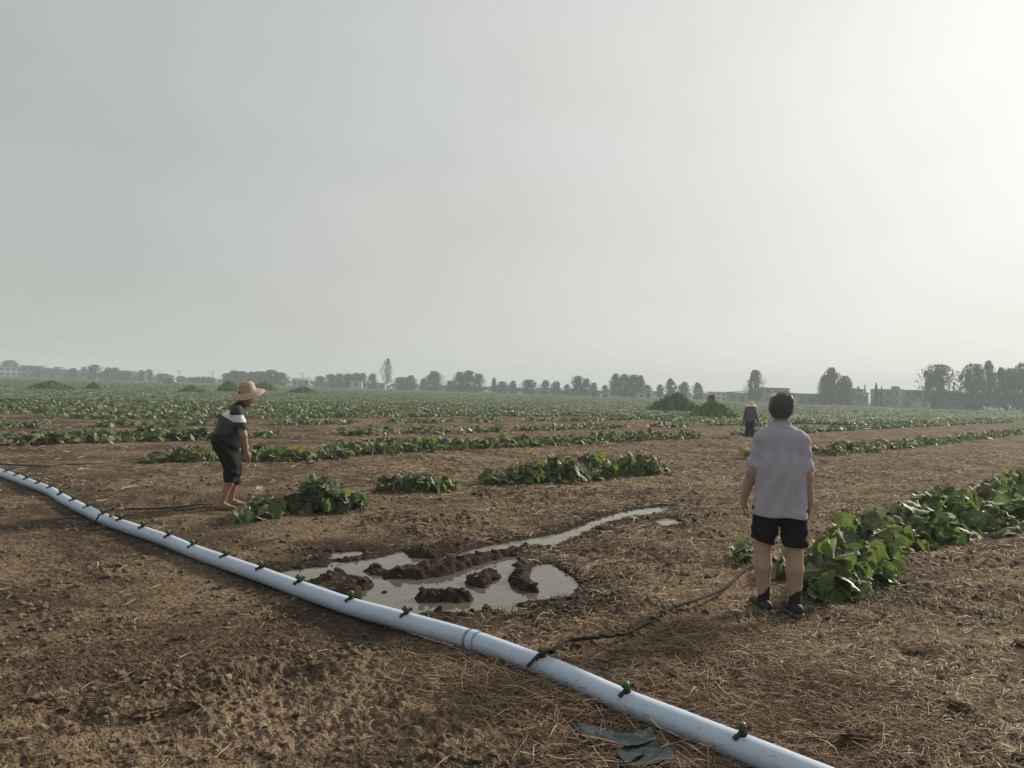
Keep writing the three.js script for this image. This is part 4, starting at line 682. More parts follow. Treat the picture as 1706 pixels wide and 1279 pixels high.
const CROWNS = { broad: [0, 1, 2, 3, 4, 5].map((i) => crownGeo(400 + i, 'broad')), poplar: [0, 1, 2, 3].map((i) => crownGeo(410 + i, 'poplar')), sparse: [crownGeo(420, 'sparse')], cone: [crownGeo(430, 'cone')] };
const trunkGeo = {};
function trunkOf(kind) {
  return trunkGeo[kind] ??= (() => { const r = rngOf(kind.length * 7), parts = [cyl(0.032, 0.012, [0, -0.02, 0], [0.01, 0.72, 0], 7)]; const n = kind === 'sparse' ? 14 : 8; for (let i = 0; i < n; i++) { const y = 0.2 + 0.55 * i / n, a = i * 2.4, l = (kind === 'poplar' || kind === 'sparse' ? 0.26 : 0.36) * (1 - 0.5 * i / n); parts.push(cyl(0.011, 0.004, [0, y, 0], [l * Math.cos(a), y + l * 0.9, l * Math.sin(a)], 5)); } return joined(parts); })();
}
function tree(label, px, ytop, w, kind = 'broad', D = 330, v = 0, group = 'trees along the far edge of the field') {
  const p = along(px, ytop, D), s = D / 1289, h = p.y, W = w * s;
  const t = thing(kind === 'cone' ? 'conifer_tree' : 'field_tree', label, 'tree', [p.x, 0, p.z], (px * 0.37) % 6.28, group);
  const low = kind === 'sparse' ? 0.20 : kind === 'poplar' ? 0.05 : 0.0;
  const c = mesh('crown', CROWNS[kind][(v * 2 + Math.round(px * 0.31)) % CROWNS[kind].length], crownMats[0], t); c.position.y = h * low; c.scale.set(W, h * (1 - low), W);
  const tr = mesh('trunk', trunkOf(kind), barkMat, t); tr.scale.set(Math.max(W, h * 0.35), h, Math.max(W, h * 0.35));
  return t;
}
const T = tree;
T('bush-like tree showing over the roof of the white house', 17, 600, 27, 'broad', 345, 0);
T('lone round tree among the pink walled houses', 157, 607, 21, 'broad', 330, 1);
T('small treetop just left of the lone round tree', 140, 611, 11, 'broad', 350, 2);
T('dark tree between the pink walled house and the long low house', 65, 614, 14, 'broad', 335, 0);
T('dark tree at the end of the long pink house', 122, 613, 14, 'broad', 330, 2);
T('tree over the low houses right of the lone round tree', 181, 612, 18, 'broad', 325, 1);
T('reddish topped tree beside the low grey house', 192, 612, 16, 'broad', 335, 0);
T('low shrubby tree before the long grey house', 212, 620, 18, 'broad', 320, 2);
T('first of two small trees left of the first pole', 236, 616, 11, 'broad', 335, 1);
T('second of two small trees left of the first pole', 249, 615, 13, 'broad', 335, 2);
T('wide low tree between the first two poles', 272, 622, 27, 'broad', 340, 0);
T('low dark tree left of the row of round trees', 302, 626, 17, 'broad', 335, 1);
[[316, 628], [324, 628], [331, 627], [339, 627], [347, 627], [354, 628]].forEach(([x, y], i) => T(`${['first', 'second', 'third', 'fourth', 'fifth', 'sixth'][i]} in the row of six small round reddish trees beside the pole`, x, y, 9, 'broad', 330, i, 'row of small round trees'));
[[378, 621, 16], [390, 617, 24], [404, 618, 22], [419, 619, 16], [433, 618, 24], [452, 616, 27], [469, 620, 22]].forEach(([x, y, w], i) => T(`${['low left end tree', 'second tree', 'third tree', 'thin middle tree', 'fifth tree', 'tallest domed tree', 'right end tree'][i]} of the dense grove behind the straw hat`, x, y, w, 'broad', 300, i, 'dense grove behind the straw hat'));
T('small tree just right of the pole with crossarm', 533, 626, 17, 'broad', 320, 1);
[[552, 623, 20], [566, 622, 20], [580, 622, 19], [594, 621, 20], [605, 621, 13]].forEach(([x, y, w], i) => T(`${['first', 'second', 'third', 'fourth', 'fifth'][i]} tree of the level-topped grove left of the tall sparse tree`, x, y, w, 'broad', 315, i, 'level-topped grove'));
T('small round tree standing between the level grove and the tall sparse tree', 621, 622, 15, 'broad', 310, 2);
T('tall sparse poplar standing alone, highest above the field edge', 646, 597, 26, 'sparse', 285, 0);
T('sloping low tree right of the tall sparse tree', 670, 628, 26, 'broad', 300, 0); T('narrow taller tree joined to the sloping low tree', 685, 625, 16, 'broad', 300, 1);
T('small low tree with thin top left of the domed dark tree', 706, 630, 13, 'broad', 305, 2); T('domed dark tree with a leaning crown', 724, 618, 27, 'broad', 295, 1);
T('small low tree between two dark domed trees', 751, 634, 18, 'broad', 300, 0);
T('left part tree of the wide dark dome', 766, 619, 20, 'broad', 290, 2); T('centre tree of the wide dark dome', 781, 617, 24, 'broad', 290, 0); T('right part tree of the wide dark dome', 797, 622, 20, 'broad', 290, 1);
T('thin small pale tree right of the wide dark dome', 823, 629, 10, 'poplar', 300, 0); T('low round tree next to the thin small pale tree', 837, 635, 16, 'broad', 300, 2); T('low pointed tree before the pale far house', 855, 634, 13, 'broad', 300, 1);
T('round topped tree right of the pale far house', 882, 632, 25, 'broad', 290, 1); T('tree left of centre in the low middle grove', 909, 633, 15, 'broad', 290, 2); T('ragged topped tree in the low middle grove', 927, 635, 17, 'broad', 290, 0); T('last little tree of the low middle grove', 945, 640, 12, 'broad', 290, 1);
T('tall loose tree over the small white house', 963, 626, 20, 'broad', 285, 0); T('shoulder tree joined to the tall loose one', 977, 630, 16, 'broad', 285, 2); T('low tree at the right foot of the tall loose one', 990, 637, 12, 'broad', 285, 1);
T('tiny treetop left of the big dense grove', 1008, 641, 9, 'broad', 285, 2);
[[1026, 622, 20, 'poplar'], [1041, 623, 24, 'broad'], [1057, 624, 24, 'broad'], [1068, 625, 17, 'poplar'], [1078, 641, 14, 'broad']].forEach(([x, y, w, k], i) => T(`${['left edge poplar', 'left centre tree', 'right centre tree', 'right edge poplar', 'low tail tree'][i]} of the big dense grove left of the weedy heaps`, x, y, w, k, 275, i, 'big dense grove'));
T('small hazy tree left of the three poplars', 1100, 640, 13, 'poplar', 290, 1);
T('tallest of the three poplars above the peaked heap', 1117, 630, 18, 'poplar', 270, 0); T('middle of the three poplars above the peaked heap', 1140, 636, 21, 'poplar', 270, 1); T('smallest poplar above the rounded heap', 1162, 637, 16, 'poplar', 270, 2);
T('lone full poplar in front of the flat roofed hall', 1259, 616, 27, 'poplar', 265, 1);
T('tall twin-topped tree before the blue gabled house, main crown', 1386, 612, 32, 'poplar', 255, 2); T('lower crown leaning right of the twin-topped tree', 1409, 626, 22, 'broad', 255, 0); T('left low crown of the twin-topped tree group', 1374, 624, 18, 'broad', 257, 1);
T('dark pointed conifer between blue house and long building', 1460, 638, 13, 'cone', 255, 0); T('smaller conifer right beside the dark pointed one', 1469, 643, 9, 'cone', 256, 0); T('tiny pointed treetop over the blue gabled house', 1441, 640, 7, 'cone', 300, 0); T('faint treetop on the roof line of the blue gabled house', 1430, 643, 6, 'broad', 300, 1);
T('large round tree in front of the long building', 1563, 607, 50, 'broad', 250, 2);
T('broad ragged tree, first of the tall hazy group', 1622, 606, 40, 'broad', 245, 0); T('tallest narrow tree of the tall hazy group', 1647, 601, 26, 'poplar', 245, 1); T('thinner tree right of the tallest one in the tall hazy group', 1667, 612, 25, 'poplar', 245, 2); T('second thinner tree of the tall hazy group', 1683, 613, 24, 'broad', 246, 1); T('large tree at the picture edge closing the hazy group', 1706, 605, 42, 'broad', 240, 2);
// hedges and a hazy band of wood behind, read as masses
function hedge(label, px0, px1, y0, y1, D, seed, hgt, name = 'hedge', kind) {
  const r = rngOf(seed), A = along(px0, y0, D), C = along(px1, y1, D), n = Math.round(A.distanceTo(C) / 0.34), pos = [], idx = [], col = [];
  for (let i = 0; i < n * 10; i++) {
    const f = r(), x = lerp(A.x, C.x, f), z = lerp(A.z, C.z, f) + (r() - 0.5) * 4, top = lerp(A.y, C.y, f) * hgt * (0.62 + 0.45 * n2(x * 0.22 + seed, seed) + 0.25 * n2(x * 0.8, seed)), y = top * Math.sqrt(r()), s = 0.22 + 0.3 * r(), k = pos.length / 3, c = 0.7 + 0.6 * r(), a = r() * 6.28, b = r() * 3;
    pos.push(x - s * Math.cos(a), y, z - s * Math.sin(a), x + s * Math.cos(a), y + s * 0.3 * Math.sin(b), z + s * Math.sin(a), x + s * 0.4 * Math.sin(b), y + s * 1.1, z + s * 0.5 * Math.cos(b)); idx.push(k, k + 1, k + 2); for (let q = 0; q < 3; q++) col.push(0.052 * c, 0.072 * c, 0.036 * c);
  }
  const m = mesh(name, geoOf(pos, idx, col), crownMats[1]); tag(m, label, 'hedge', null, kind); return m;
}
hedge('low dark hedge running under the tall hazy trees', 1570, 1720, 646, 650, 238, 1, 1.0);
hedge('low bushes between the twin-topped tree and the hall', 1335, 1385, 656, 657, 262, 2, 1.0);
hedge('far band of wood along the horizon, left half', 120, 640, 622, 636, 420, 3, 1.0, 'far_wood', 'stuff');
hedge('far band of wood along the horizon, right half', 640, 1230, 636, 652, 380, 4, 1.0, 'far_wood', 'stuff');
hedge('low scrub along the field edge under the middle groves', 690, 1100, 641, 654, 320, 5, 1.35, 'far_scrub', 'stuff');
hedge('low scrub along the field edge left of the tall sparse tree', 500, 640, 634, 638, 330, 6, 1.3, 'far_scrub', 'stuff');
// ---------------------------------------------------------------- houses along the field edge
const wallMats = {}; const wallM = (c) => wallMats[c.join()] ??= (() => { const S = 64, d = new Uint8Array(S * S * 4); for (let j = 0; j < S; j++) for (let i = 0; i < S; i++) { const v = 1 + 0.16 * n2(i * 0.09 + c[0] * 50, j * 0.09) + 0.12 * n2(i * 0.35, j * 0.12 + 5), k = (j * S + i) * 4; for (let q = 0; q < 3; q++) d[k + q] = 255 * (1.055 * Math.pow(clamp(c[q] * v, 0.003, 1), 1 / 2.4) - 0.055); d[k + 3] = 255; } const t = new THREE.DataTexture(d, S, S); t.colorSpace = THREE.SRGBColorSpace; t.wrapS = t.wrapT = THREE.RepeatWrapping; t.magFilter = THREE.LinearFilter; t.needsUpdate = true; return new THREE.MeshStandardMaterial({ map: t, roughness: 0.9 }); })();
const roofM = std(0.16, 0.15, 0.145, 0.9), paneM = std(0.03, 0.035, 0.04, 0.15), frameM = std(0.45, 0.45, 0.43, 0.7), concrete = std(0.34, 0.33, 0.31, 0.9);
function house(label, px0, px1, ytop, D, o = {}) {
  const { color = [0.45, 0.43, 0.40], roof = 'flat', windows = 0, storeys = 1, depth = 8, turn = 0, door = true } = o;
  const c = along((px0 + px1) / 2, ytop, D), W = (px1 - px0) * D / 1289, h = c.y, t = thing(o.name ?? 'farm_house', label, o.category ?? 'house', [c.x, 0, c.z - depth / 2], -Math.atan2(c.x, D) * 0.6 + turn, 'houses along the field edge');
  const wh = roof === 'gable' ? h * 0.68 : h - 0.18;
  mesh('wall', box(W, wh + 0.3, depth, 0, wh / 2 - 0.15, 0), wallM(color), t);
  if (roof === 'gable') { const s = new THREE.Shape([new THREE.Vector2(-W / 2 - 0.3, 0), new THREE.Vector2(W / 2 + 0.3, 0), new THREE.Vector2(0, h - wh)]); const g = new THREE.ExtrudeGeometry(s, { depth: depth + 0.6, bevelEnabled: false }); g.translate(0, wh + 0.005, -depth / 2 - 0.3); mesh('roof', g, o.roofMat ?? roofM, t); const f = new THREE.ExtrudeGeometry(new THREE.Shape([new THREE.Vector2(-W / 2 + 0.1, 0), new THREE.Vector2(W / 2 - 0.1, 0), new THREE.Vector2(0, h - wh - 0.35)]), { depth: 0.06, bevelEnabled: false }); f.translate(0, wh + 0.02, depth / 2 + 0.305); mesh('gable', f, wallM(color), t); }
  else if (roof === 'shed') { const g = box(W + 0.8, 0.2, depth + 1); g.rotateZ(o.slope ?? 0.06); g.translate(0, wh + 0.45, 0); mesh('roof', g, roofM, t); }
  else { mesh('roof', box(W + 0.5, 0.22, depth + 0.5, 0, wh + 0.11, 0), o.roofMat ?? concrete, t); }
  for (let s = 0; s < storeys; s++) for (let i = 0; i < windows; i++) {
    const fh = wh / storeys, x = -W / 2 + W * (i + 0.5) / windows, y = s * fh + fh * 0.56, w = Math.min(1.5, W / windows * 0.5), hh = Math.min(1.5, fh * 0.45);
    if (door && s === 0 && i === Math.floor(windows / 2)) { mesh('door', box(1.0, Math.min(2.1, fh * 0.8), 0.08, x, Math.min(2.1, fh * 0.8) / 2, depth / 2 + 0.03), std(0.12, 0.08, 0.05, 0.7), t); continue; }
    const f = new THREE.Group(); f.name = 'window'; f.position.set(x, y, depth / 2 + 0.02); t.add(f);
    mesh('pane', box(w, hh, 0.04, 0, 0, 0.005), paneM, f); mesh('frame', joined([box(w + 0.16, 0.09, 0.09, 0, hh / 2 + 0.045, 0.02), box(w + 0.16, 0.09, 0.12, 0, -hh / 2 - 0.045, 0.03), box(0.08, hh, 0.09, -w / 2 - 0.04, 0, 0.02), box(0.08, hh, 0.09, w / 2 + 0.04, 0, 0.02), box(0.05, hh, 0.06, 0, 0, 0.02)]), frameM, f);
  }
  return t;
}
house('white two-storey house at the far left end of the village', -14, 29, 610, 340, { color: [0.80, 0.80, 0.77], windows: 5, storeys: 2 });
house('pinkish walled house with green roof edge beside the white house', 31, 64, 609, 338, { color: [0.38, 0.28, 0.25], windows: 3, storeys: 2, roofMat: std(0.16, 0.22, 0.18, 0.8) });
house('bluish grey house behind the dark tree, left of the long pink house', 64, 90, 613, 334, { color: [0.22, 0.26, 0.28], windows: 2, storeys: 1 });
house('long pink brick house with a raised roof room', 88, 119, 615, 336, { color: [0.36, 0.26, 0.24], windows: 3, storeys: 1 });
house('small roof room standing on the long pink brick house row', 86, 97, 611, 342, { color: [0.32, 0.25, 0.23], windows: 1, door: false });
house('low house with white wall, left of the lone round tree', 128, 151, 617, 338, { color: [0.52, 0.46, 0.43], windows: 2 });
house('low white-walled house, right of the lone round tree', 160, 176, 620, 336, { color: [0.60, 0.60, 0.58], windows: 2 });
house('grey house under the reddish topped tree', 176, 206, 617, 338, { color: [0.26, 0.26, 0.27], windows: 3 });
house('long low grey house left of the first two small trees', 204, 236, 619, 340, { color: [0.34, 0.36, 0.37], windows: 3, roof: 'shed', slope: 0 });
house('pale low house under the wide low tree between poles', 258, 284, 625, 342, { color: [0.5, 0.5, 0.48], windows: 2 });
house('low roofed shed left of the pole with crossarm', 484, 512, 631, 325, { color: [0.34, 0.35, 0.36], windows: 3, roof: 'shed', slope: 0.03 });
house('pale low shed in front of the level-topped grove', 582, 600, 634, 305, { color: [0.52, 0.52, 0.52], windows: 1, door: false });
house('low pink-walled shed at the foot of the tall sparse tree', 626, 640, 638, 300, { color: [0.5, 0.4, 0.36], windows: 1, door: false });
house('pale two-window house in the middle groves', 824, 852, 641, 310, { color: [0.40, 0.41, 0.42], windows: 4 });
house('small white house under the tall loose tree', 950, 961, 649, 292, { color: [0.68, 0.67, 0.64], windows: 1, door: false });
house('small pale house right of the tall loose tree', 991, 1001, 653, 288, { color: [0.56, 0.56, 0.55], windows: 1, door: false });
house('low white house just left of the big dense grove', 1006, 1017, 652, 290, { color: [0.62, 0.62, 0.60], windows: 1, door: false });
house('pale shed with slanted roof at the right foot of the big dense grove', 1064, 1078, 654, 268, { color: [0.52, 0.53, 0.53], windows: 1, roof: 'shed', slope: 0.25, door: false });
house('low grey wall-like house behind the smallest poplar', 1166, 1186, 657, 290, { color: [0.40, 0.42, 0.43], windows: 2, door: false });
house('pale far building behind the dark red machine', 1185, 1224, 653, 330, { color: [0.55, 0.53, 0.49], windows: 4, storeys: 2, depth: 10 });
house('shed with raised curved roof left of the lone full poplar', 1218, 1262, 653, 280, { color: [0.30, 0.32, 0.33], windows: 3, roof: 'shed', slope: 0.10 });
house('large flat roofed hall behind the lone full poplar', 1264, 1318, 646, 275, { color: [0.34, 0.35, 0.35], windows: 4, storeys: 2, roofMat: std(0.30, 0.22, 0.18, 0.9) });
house('long low wall-like building between the hall and the twin-topped tree', 1318, 1400, 656, 270, { color: [0.24, 0.26, 0.27], windows: 5 });
house('blue gabled house with pale end wall', 1398, 1442, 648, 262, { color: [0.33, 0.36, 0.43], windows: 3, roof: 'shed', slope: -0.07 });
house('narrow white end house right of the blue gabled house', 1440, 1452, 654, 264, { color: [0.62, 0.62, 0.58], windows: 1, door: false });
{ const h = house('long flat roofed building with roof box and pale stair tower', 1470, 1600, 650, 262, { color: [0.33, 0.34, 0.36], windows: 9, storeys: 2, depth: 9 }); const k = 262 / 1289, y = along(1503, 650, 262).y; mesh('roof_box', box(11 * k, 1.3, 2.6, (1503 - 1535) * k, y + 0.65, 3.0), std(0.30, 0.22, 0.19, 0.9), h); mesh('stair_tower', box(8 * k, y + 0.5, 1.0, (1509 - 1535) * k, y / 2 + 0.25, 5.0), std(0.56, 0.55, 0.50, 0.9), h); }
house('low hut with pale wall under the tall hazy trees', 1538, 1556, 669, 240, { color: [0.52, 0.50, 0.44], windows: 1, door: false });
house('building mostly hidden behind the tall hazy trees', 1598, 1640, 655, 258, { color: [0.36, 0.36, 0.35], windows: 3 });
// ---------------------------------------------------------------- power poles
for (const [px, yt, D, arm, label] of [[266, 617, 360, 1, 'first power pole from the houses, thin'], [299, 616, 345, 1, 'second power pole, just left of the row of round trees'], [319, 625, 380, 0, 'short distant pole between two round trees'], [354, 617, 335, 1, 'power pole at the right end of the row of round trees'], [373, 621, 360, 0, 'faint pole at the left edge of the dense grove'], [504, 620, 310, 1, 'power pole with wide crossarm right of the dense grove']]) {
  const p = along(px, yt, D), t = thing('power_pole', label, 'pole', [p.x, 0, p.z], 0, 'power poles along the horizon');
  mesh('shaft', cyl(0.15, 0.10, [0, -0.2, 0], [0, p.y, 0], 8), std(0.20, 0.18, 0.16, 0.9), t);
  if (arm) { mesh('crossarm', joined([box(2.4, 0.12, 0.12, 0, p.y - 0.7, 0.2), box(1.6, 0.1, 0.1, 0, p.y - 1.6, 0.2)]), std(0.16, 0.15, 0.14, 0.9), t); for (const x of [-1.3, 0, 1.3]) mesh('insulator', cyl(0.09, 0.06, [x, p.y - 0.62, 0.2], [x, p.y - 0.3, 0.2], 6), std(0.5, 0.5, 0.48, 0.4), t); }
}
// ---------------------------------------------------------------- small red machine beyond the heap
{
  const D = 78, g = along(1185, 672, D), s = D / 1289, top = along(1185, 658, D).y, t = thing('farm_machine', 'small dark red boxy machine standing behind the rounded weedy heap', 'machine', [g.x, 0, g.z]);
  const red = std(0.085, 0.022, 0.022, 0.6), dark = std(0.02, 0.02, 0.02, 0.8), w = 9.5 * s;
  mesh('body', box(w, top * 0.52, 0.9, 0, top * 0.5, 0), red, t);
  mesh('cab', joined([box(w * 0.9, top * 0.26, 0.7, 0, top * 0.86, 0), box(w, 0.05, 0.85, 0, top * 0.985, 0)]), red, t);
  for (const x of [-0.18, 0.12]) mesh('exhaust', cyl(0.04, 0.04, [x, top * 0.9, 0.36], [x, top * 1.06, 0.36], 8), dark, t);
  for (const x of [-w * 0.42, w * 0.42]) { const c = new THREE.TorusGeometry(0.24, 0.09, 8, 18); c.rotateY(Math.PI / 2); c.translate(x, 0.33, 0.2); mesh('wheel', c, dark, t); }
}
// ---------------------------------------------------------------- people: smooth bodies meshed from distance fields
function surfaceNets(f, lo, hi, cell, colorOf) {
  const nx = Math.ceil((hi[0] - lo[0]) / cell) + 1, ny = Math.ceil((hi[1] - lo[1]) / cell) + 1, nz = Math.ceil((hi[2] - lo[2]) / cell) + 1, F = new Float32Array(nx * ny * nz), id = new Int32Array(nx * ny * nz).fill(-1), pos = [], idx = [], col = [];
  for (let k = 0, q = 0; k < nz; k++) for (let j = 0; j < ny; j++) for (let i = 0; i < nx; i++, q++) F[q] = f(lo[0] + i * cell, lo[1] + j * cell, lo[2] + k * cell);
  const at = (i, j, k) => (k * ny + j) * nx + i, E = [[0, 1], [2, 3], [4, 5], [6, 7], [0, 2], [1, 3], [4, 6], [5, 7], [0, 4], [1, 5], [2, 6], [3, 7]], v = new Float32Array(8);
  for (let k = 0; k < nz - 1; k++) for (let j = 0; j < ny - 1; j++) for (let i = 0; i < nx - 1; i++) {
    let m = 0; for (let c = 0; c < 8; c++) { v[c] = F[at(i + (c & 1), j + ((c >> 1) & 1), k + (c >> 2))]; if (v[c] < 0) m |= 1 << c; }
    if (m === 0 || m === 255) continue;
    let x = 0, y = 0, z = 0, n = 0;
    for (const [a, b] of E) if ((v[a] < 0) !== (v[b] < 0)) { const t = v[a] / (v[a] - v[b]); x += lerp(a & 1, b & 1, t); y += lerp((a >> 1) & 1, (b >> 1) & 1, t); z += lerp(a >> 2, b >> 2, t); n++; }
    id[at(i, j, k)] = pos.length / 3; const X = lo[0] + (i + x / n) * cell, Y = lo[1] + (j + y / n) * cell, Z = lo[2] + (k + z / n) * cell; pos.push(X, Y, Z); if (colorOf) col.push(...colorOf(X, Y, Z));
  }
  const quad = (a, b, c, d, flip) => { if (a < 0 || b < 0 || c < 0 || d < 0) return; flip ? idx.push(a, c, b, b, c, d) : idx.push(a, b, c, b, d, c); };
  for (let k = 1; k < nz - 1; k++) for (let j = 1; j < ny - 1; j++) for (let i = 1; i < nx - 1; i++) {
    const s = F[at(i, j, k)] < 0;
    if (s !== F[at(i + 1, j, k)] < 0) quad(id[at(i, j - 1, k - 1)], id[at(i, j, k - 1)], id[at(i, j - 1, k)], id[at(i, j, k)], !s);
    if (s !== F[at(i, j + 1, k)] < 0) quad(id[at(i - 1, j, k - 1)], id[at(i, j, k - 1)], id[at(i - 1, j, k)], id[at(i, j, k)], s);
    if (s !== F[at(i, j, k + 1)] < 0) quad(id[at(i - 1, j - 1, k)], id[at(i, j - 1, k)], id[at(i - 1, j, k)], id[at(i, j, k)], !s);
  }
  return geoOf(pos, idx, colorOf ? col : null);
}
// tapered capsule from a (radius ra) to b (radius rb); flat squeezes it front to back (along fz)
const cap = (a, b, ra, rb, flat = 1, k = 0.02) => ({ a, d: [b[0] - a[0], b[1] - a[1], (b[2] - a[2]) / flat], ra, rb, flat, k, l2: (b[0] - a[0]) ** 2 + (b[1] - a[1]) ** 2 + ((b[2] - a[2]) / flat) ** 2 + 1e-9 });
function dCap(c, x, y, z) { const px = x - c.a[0], py = y - c.a[1], pz = (z - c.a[2]) / c.flat, t = clamp((px * c.d[0] + py * c.d[1] + pz * c.d[2]) / c.l2), qx = px - t * c.d[0], qy = py - t * c.d[1], qz = pz - t * c.d[2]; return (Math.sqrt(qx * qx + qy * qy + qz * qz) - lerp(c.ra, c.rb, t)) * Math.min(1, c.flat); }
function blend(caps, x, y, z) { let m = 9; for (const c of caps) { const d = dCap(c, x, y, z), h = clamp(0.5 + 0.5 * (m - d) / c.k); m = lerp(m, d, h) - c.k * h * (1 - h); } return m; }
const ell = (c, r, x, y, z) => { const a = (x - c[0]) / r[0], b = (y - c[1]) / r[1], d = (z - c[2]) / r[2], q = Math.sqrt(a * a + b * b + d * d); return (q - 1) * Math.min(...r); };
const smin = (a, b, k) => { const h = clamp(0.5 + 0.5 * (b - a) / k); return lerp(b, a, h) - k * h * (1 - h); };
function handCaps(w, dir, side, palmN, s = 1, curl = 0.6) {   // wrist, pointing direction, thumb side, palm normal
  const W = new THREE.Vector3(...w), D = new THREE.Vector3(...dir).normalize(), S = new THREE.Vector3(...side).normalize(), N = new THREE.Vector3(...palmN).normalize(), out = [], P = (d, q, n) => { const v = W.clone().addScaledVector(D, d * s).addScaledVector(S, q * s).addScaledVector(N, n * s); return [v.x, v.y, v.z]; };
  out.push(cap(P(0, 0.004, 0), P(0.045, 0.012, 0), 0.026 * s, 0.026 * s, 1, 0.012), cap(P(0.02, -0.008, 0), P(0.08, -0.024, 0.004), 0.020 * s, 0.016 * s, 1, 0.012), cap(P(0.03, 0.012, 0), P(0.085, 0.022, 0.004), 0.020 * s, 0.016 * s, 1, 0.012));
  [[0.028, 0.040, 0.085], [0.009, 0.046, 0.09], [-0.010, 0.043, 0.085], [-0.027, 0.034, 0.078]].forEach(([q, L, b], i) => {
    const c = curl * (0.8 + 0.12 * i), p1 = P(b, q, 0.003), p2 = P(b + L * Math.cos(c * 0.6), q, 0.003 + L * Math.sin(c * 0.6)), p3 = P(b + L * Math.cos(c * 0.6) + L * 0.75 * Math.cos(c * 1.6), q * 0.92, 0.003 + L * Math.sin(c * 0.6) + L * 0.75 * Math.sin(c * 1.6));
    out.push(cap(p1, p2, 0.0095 * s, 0.0088 * s, 1, 0.004), cap(p2, p3, 0.0088 * s, 0.0072 * s, 1, 0.004));
  });
  const t1 = P(0.02, 0.026, 0.004), t2 = P(0.055, 0.046, 0.018), t3 = P(0.085, 0.044, 0.028); out.push(cap(t1, t2, 0.0135 * s, 0.0105 * s, 1, 0.006), cap(t2, t3, 0.0105 * s, 0.0085 * s, 1, 0.004));
  return out;
}
const bounds = (caps, m = 0.03) => { const lo = [9, 9, 9], hi = [-9, -9, -9]; for (const c of caps) for (const p of [c.a, [c.a[0] + c.d[0], c.a[1] + c.d[1], c.a[2] + c.d[2] * c.flat]]) for (let q = 0; q < 3; q++) { const r = Math.max(c.ra, c.rb) + m; lo[q] = Math.min(lo[q], p[q] - r); hi[q] = Math.max(hi[q], p[q] + r); } return [lo, hi]; };
const capsMesh = (caps, cell) => { const [lo, hi] = bounds(caps); return surfaceNets((x, y, z) => blend(caps, x, y, z), lo, hi, cell); };
// a head looking along +f (in the plane), with nose, brow, eye hollows, mouth, chin and ears
function headGeo(c, f, s = 1) {                          // c: centre, f: facing [x, y, z]
  const F = new THREE.Vector3(...f).normalize(), U0 = new THREE.Vector3(0, 1, 0), R = new THREE.Vector3().crossVectors(F, U0).normalize(), U = new THREE.Vector3().crossVectors(R, F).normalize(), d = new THREE.Vector3();
  const fn = (x, y, z) => {
    d.set(x - c[0], y - c[1], z - c[2]); const a = d.dot(R) / s, b = d.dot(U) / s, e = d.dot(F) / s;
    let m = smin(ell([0, 0.025, -0.012], [0.075, 0.092, 0.094], a, b, e), ell([0, -0.045, 0.022], [0.060, 0.078, 0.070], a, b, e), 0.035);
    m = smin(m, ell([0, -0.098, 0.062], [0.026, 0.018, 0.022], a, b, e), 0.02);            // chin
    m = smin(m, dCap(cap([0, 0.012, 0.086], [0, -0.030, 0.106], 0.008, 0.013), a, b, e), 0.012);   // nose
    m = smin(m, dCap(cap([-0.03, 0.026, 0.078], [0.03, 0.026, 0.078], 0.010, 0.010), a, b, e), 0.012); // brow
    for (const q of [-1, 1]) { m = Math.max(m, -ell([q * 0.030, 0.006, 0.094], [0.016, 0.010, 0.014], a, b, e)); m = Math.min(m, ell([q * 0.030, 0.006, 0.078], [0.013, 0.009, 0.010], a, b, e)); m = smin(m, ell([q * 0.079, -0.008, -0.010], [0.010, 0.032, 0.020], a, b, e), 0.008); }
    m = smin(m, dCap(cap([-0.018, -0.060, 0.080], [0.018, -0.060, 0.080], 0.009, 0.009), a, b, e), 0.008); m = Math.max(m, -ell([0, -0.060, 0.096], [0.024, 0.0025, 0.008], a, b, e));
    return m * s;
  };
  const r = 0.15 * s; return surfaceNets(fn, [c[0] - r, c[1] - r, c[2] - r], [c[0] + r, c[1] + r, c[2] + r], 0.0055);
}
function person(label, pos, turn) { const t = thing('person', label, 'person', pos, turn); return t; }
const skin1 = new THREE.MeshPhysicalMaterial({ color: rgb(0.36, 0.245, 0.175), roughness: 0.6, sheen: 0.2, sheenColor: rgb(0.7, 0.5, 0.4) });
const skin2 = std(0.30, 0.175, 0.11, 0.6), cloth = (r, g, b) => new THREE.MeshPhysicalMaterial({ color: rgb(r, g, b), roughness: 0.95, specularIntensity: 0.4, sheen: r > 0.1 ? 0.2 : 0.03, sheenRoughness: 0.6, sheenColor: rgb(0.8, 0.8, 0.85) });
const footY = (x, z) => groundH(x, z);

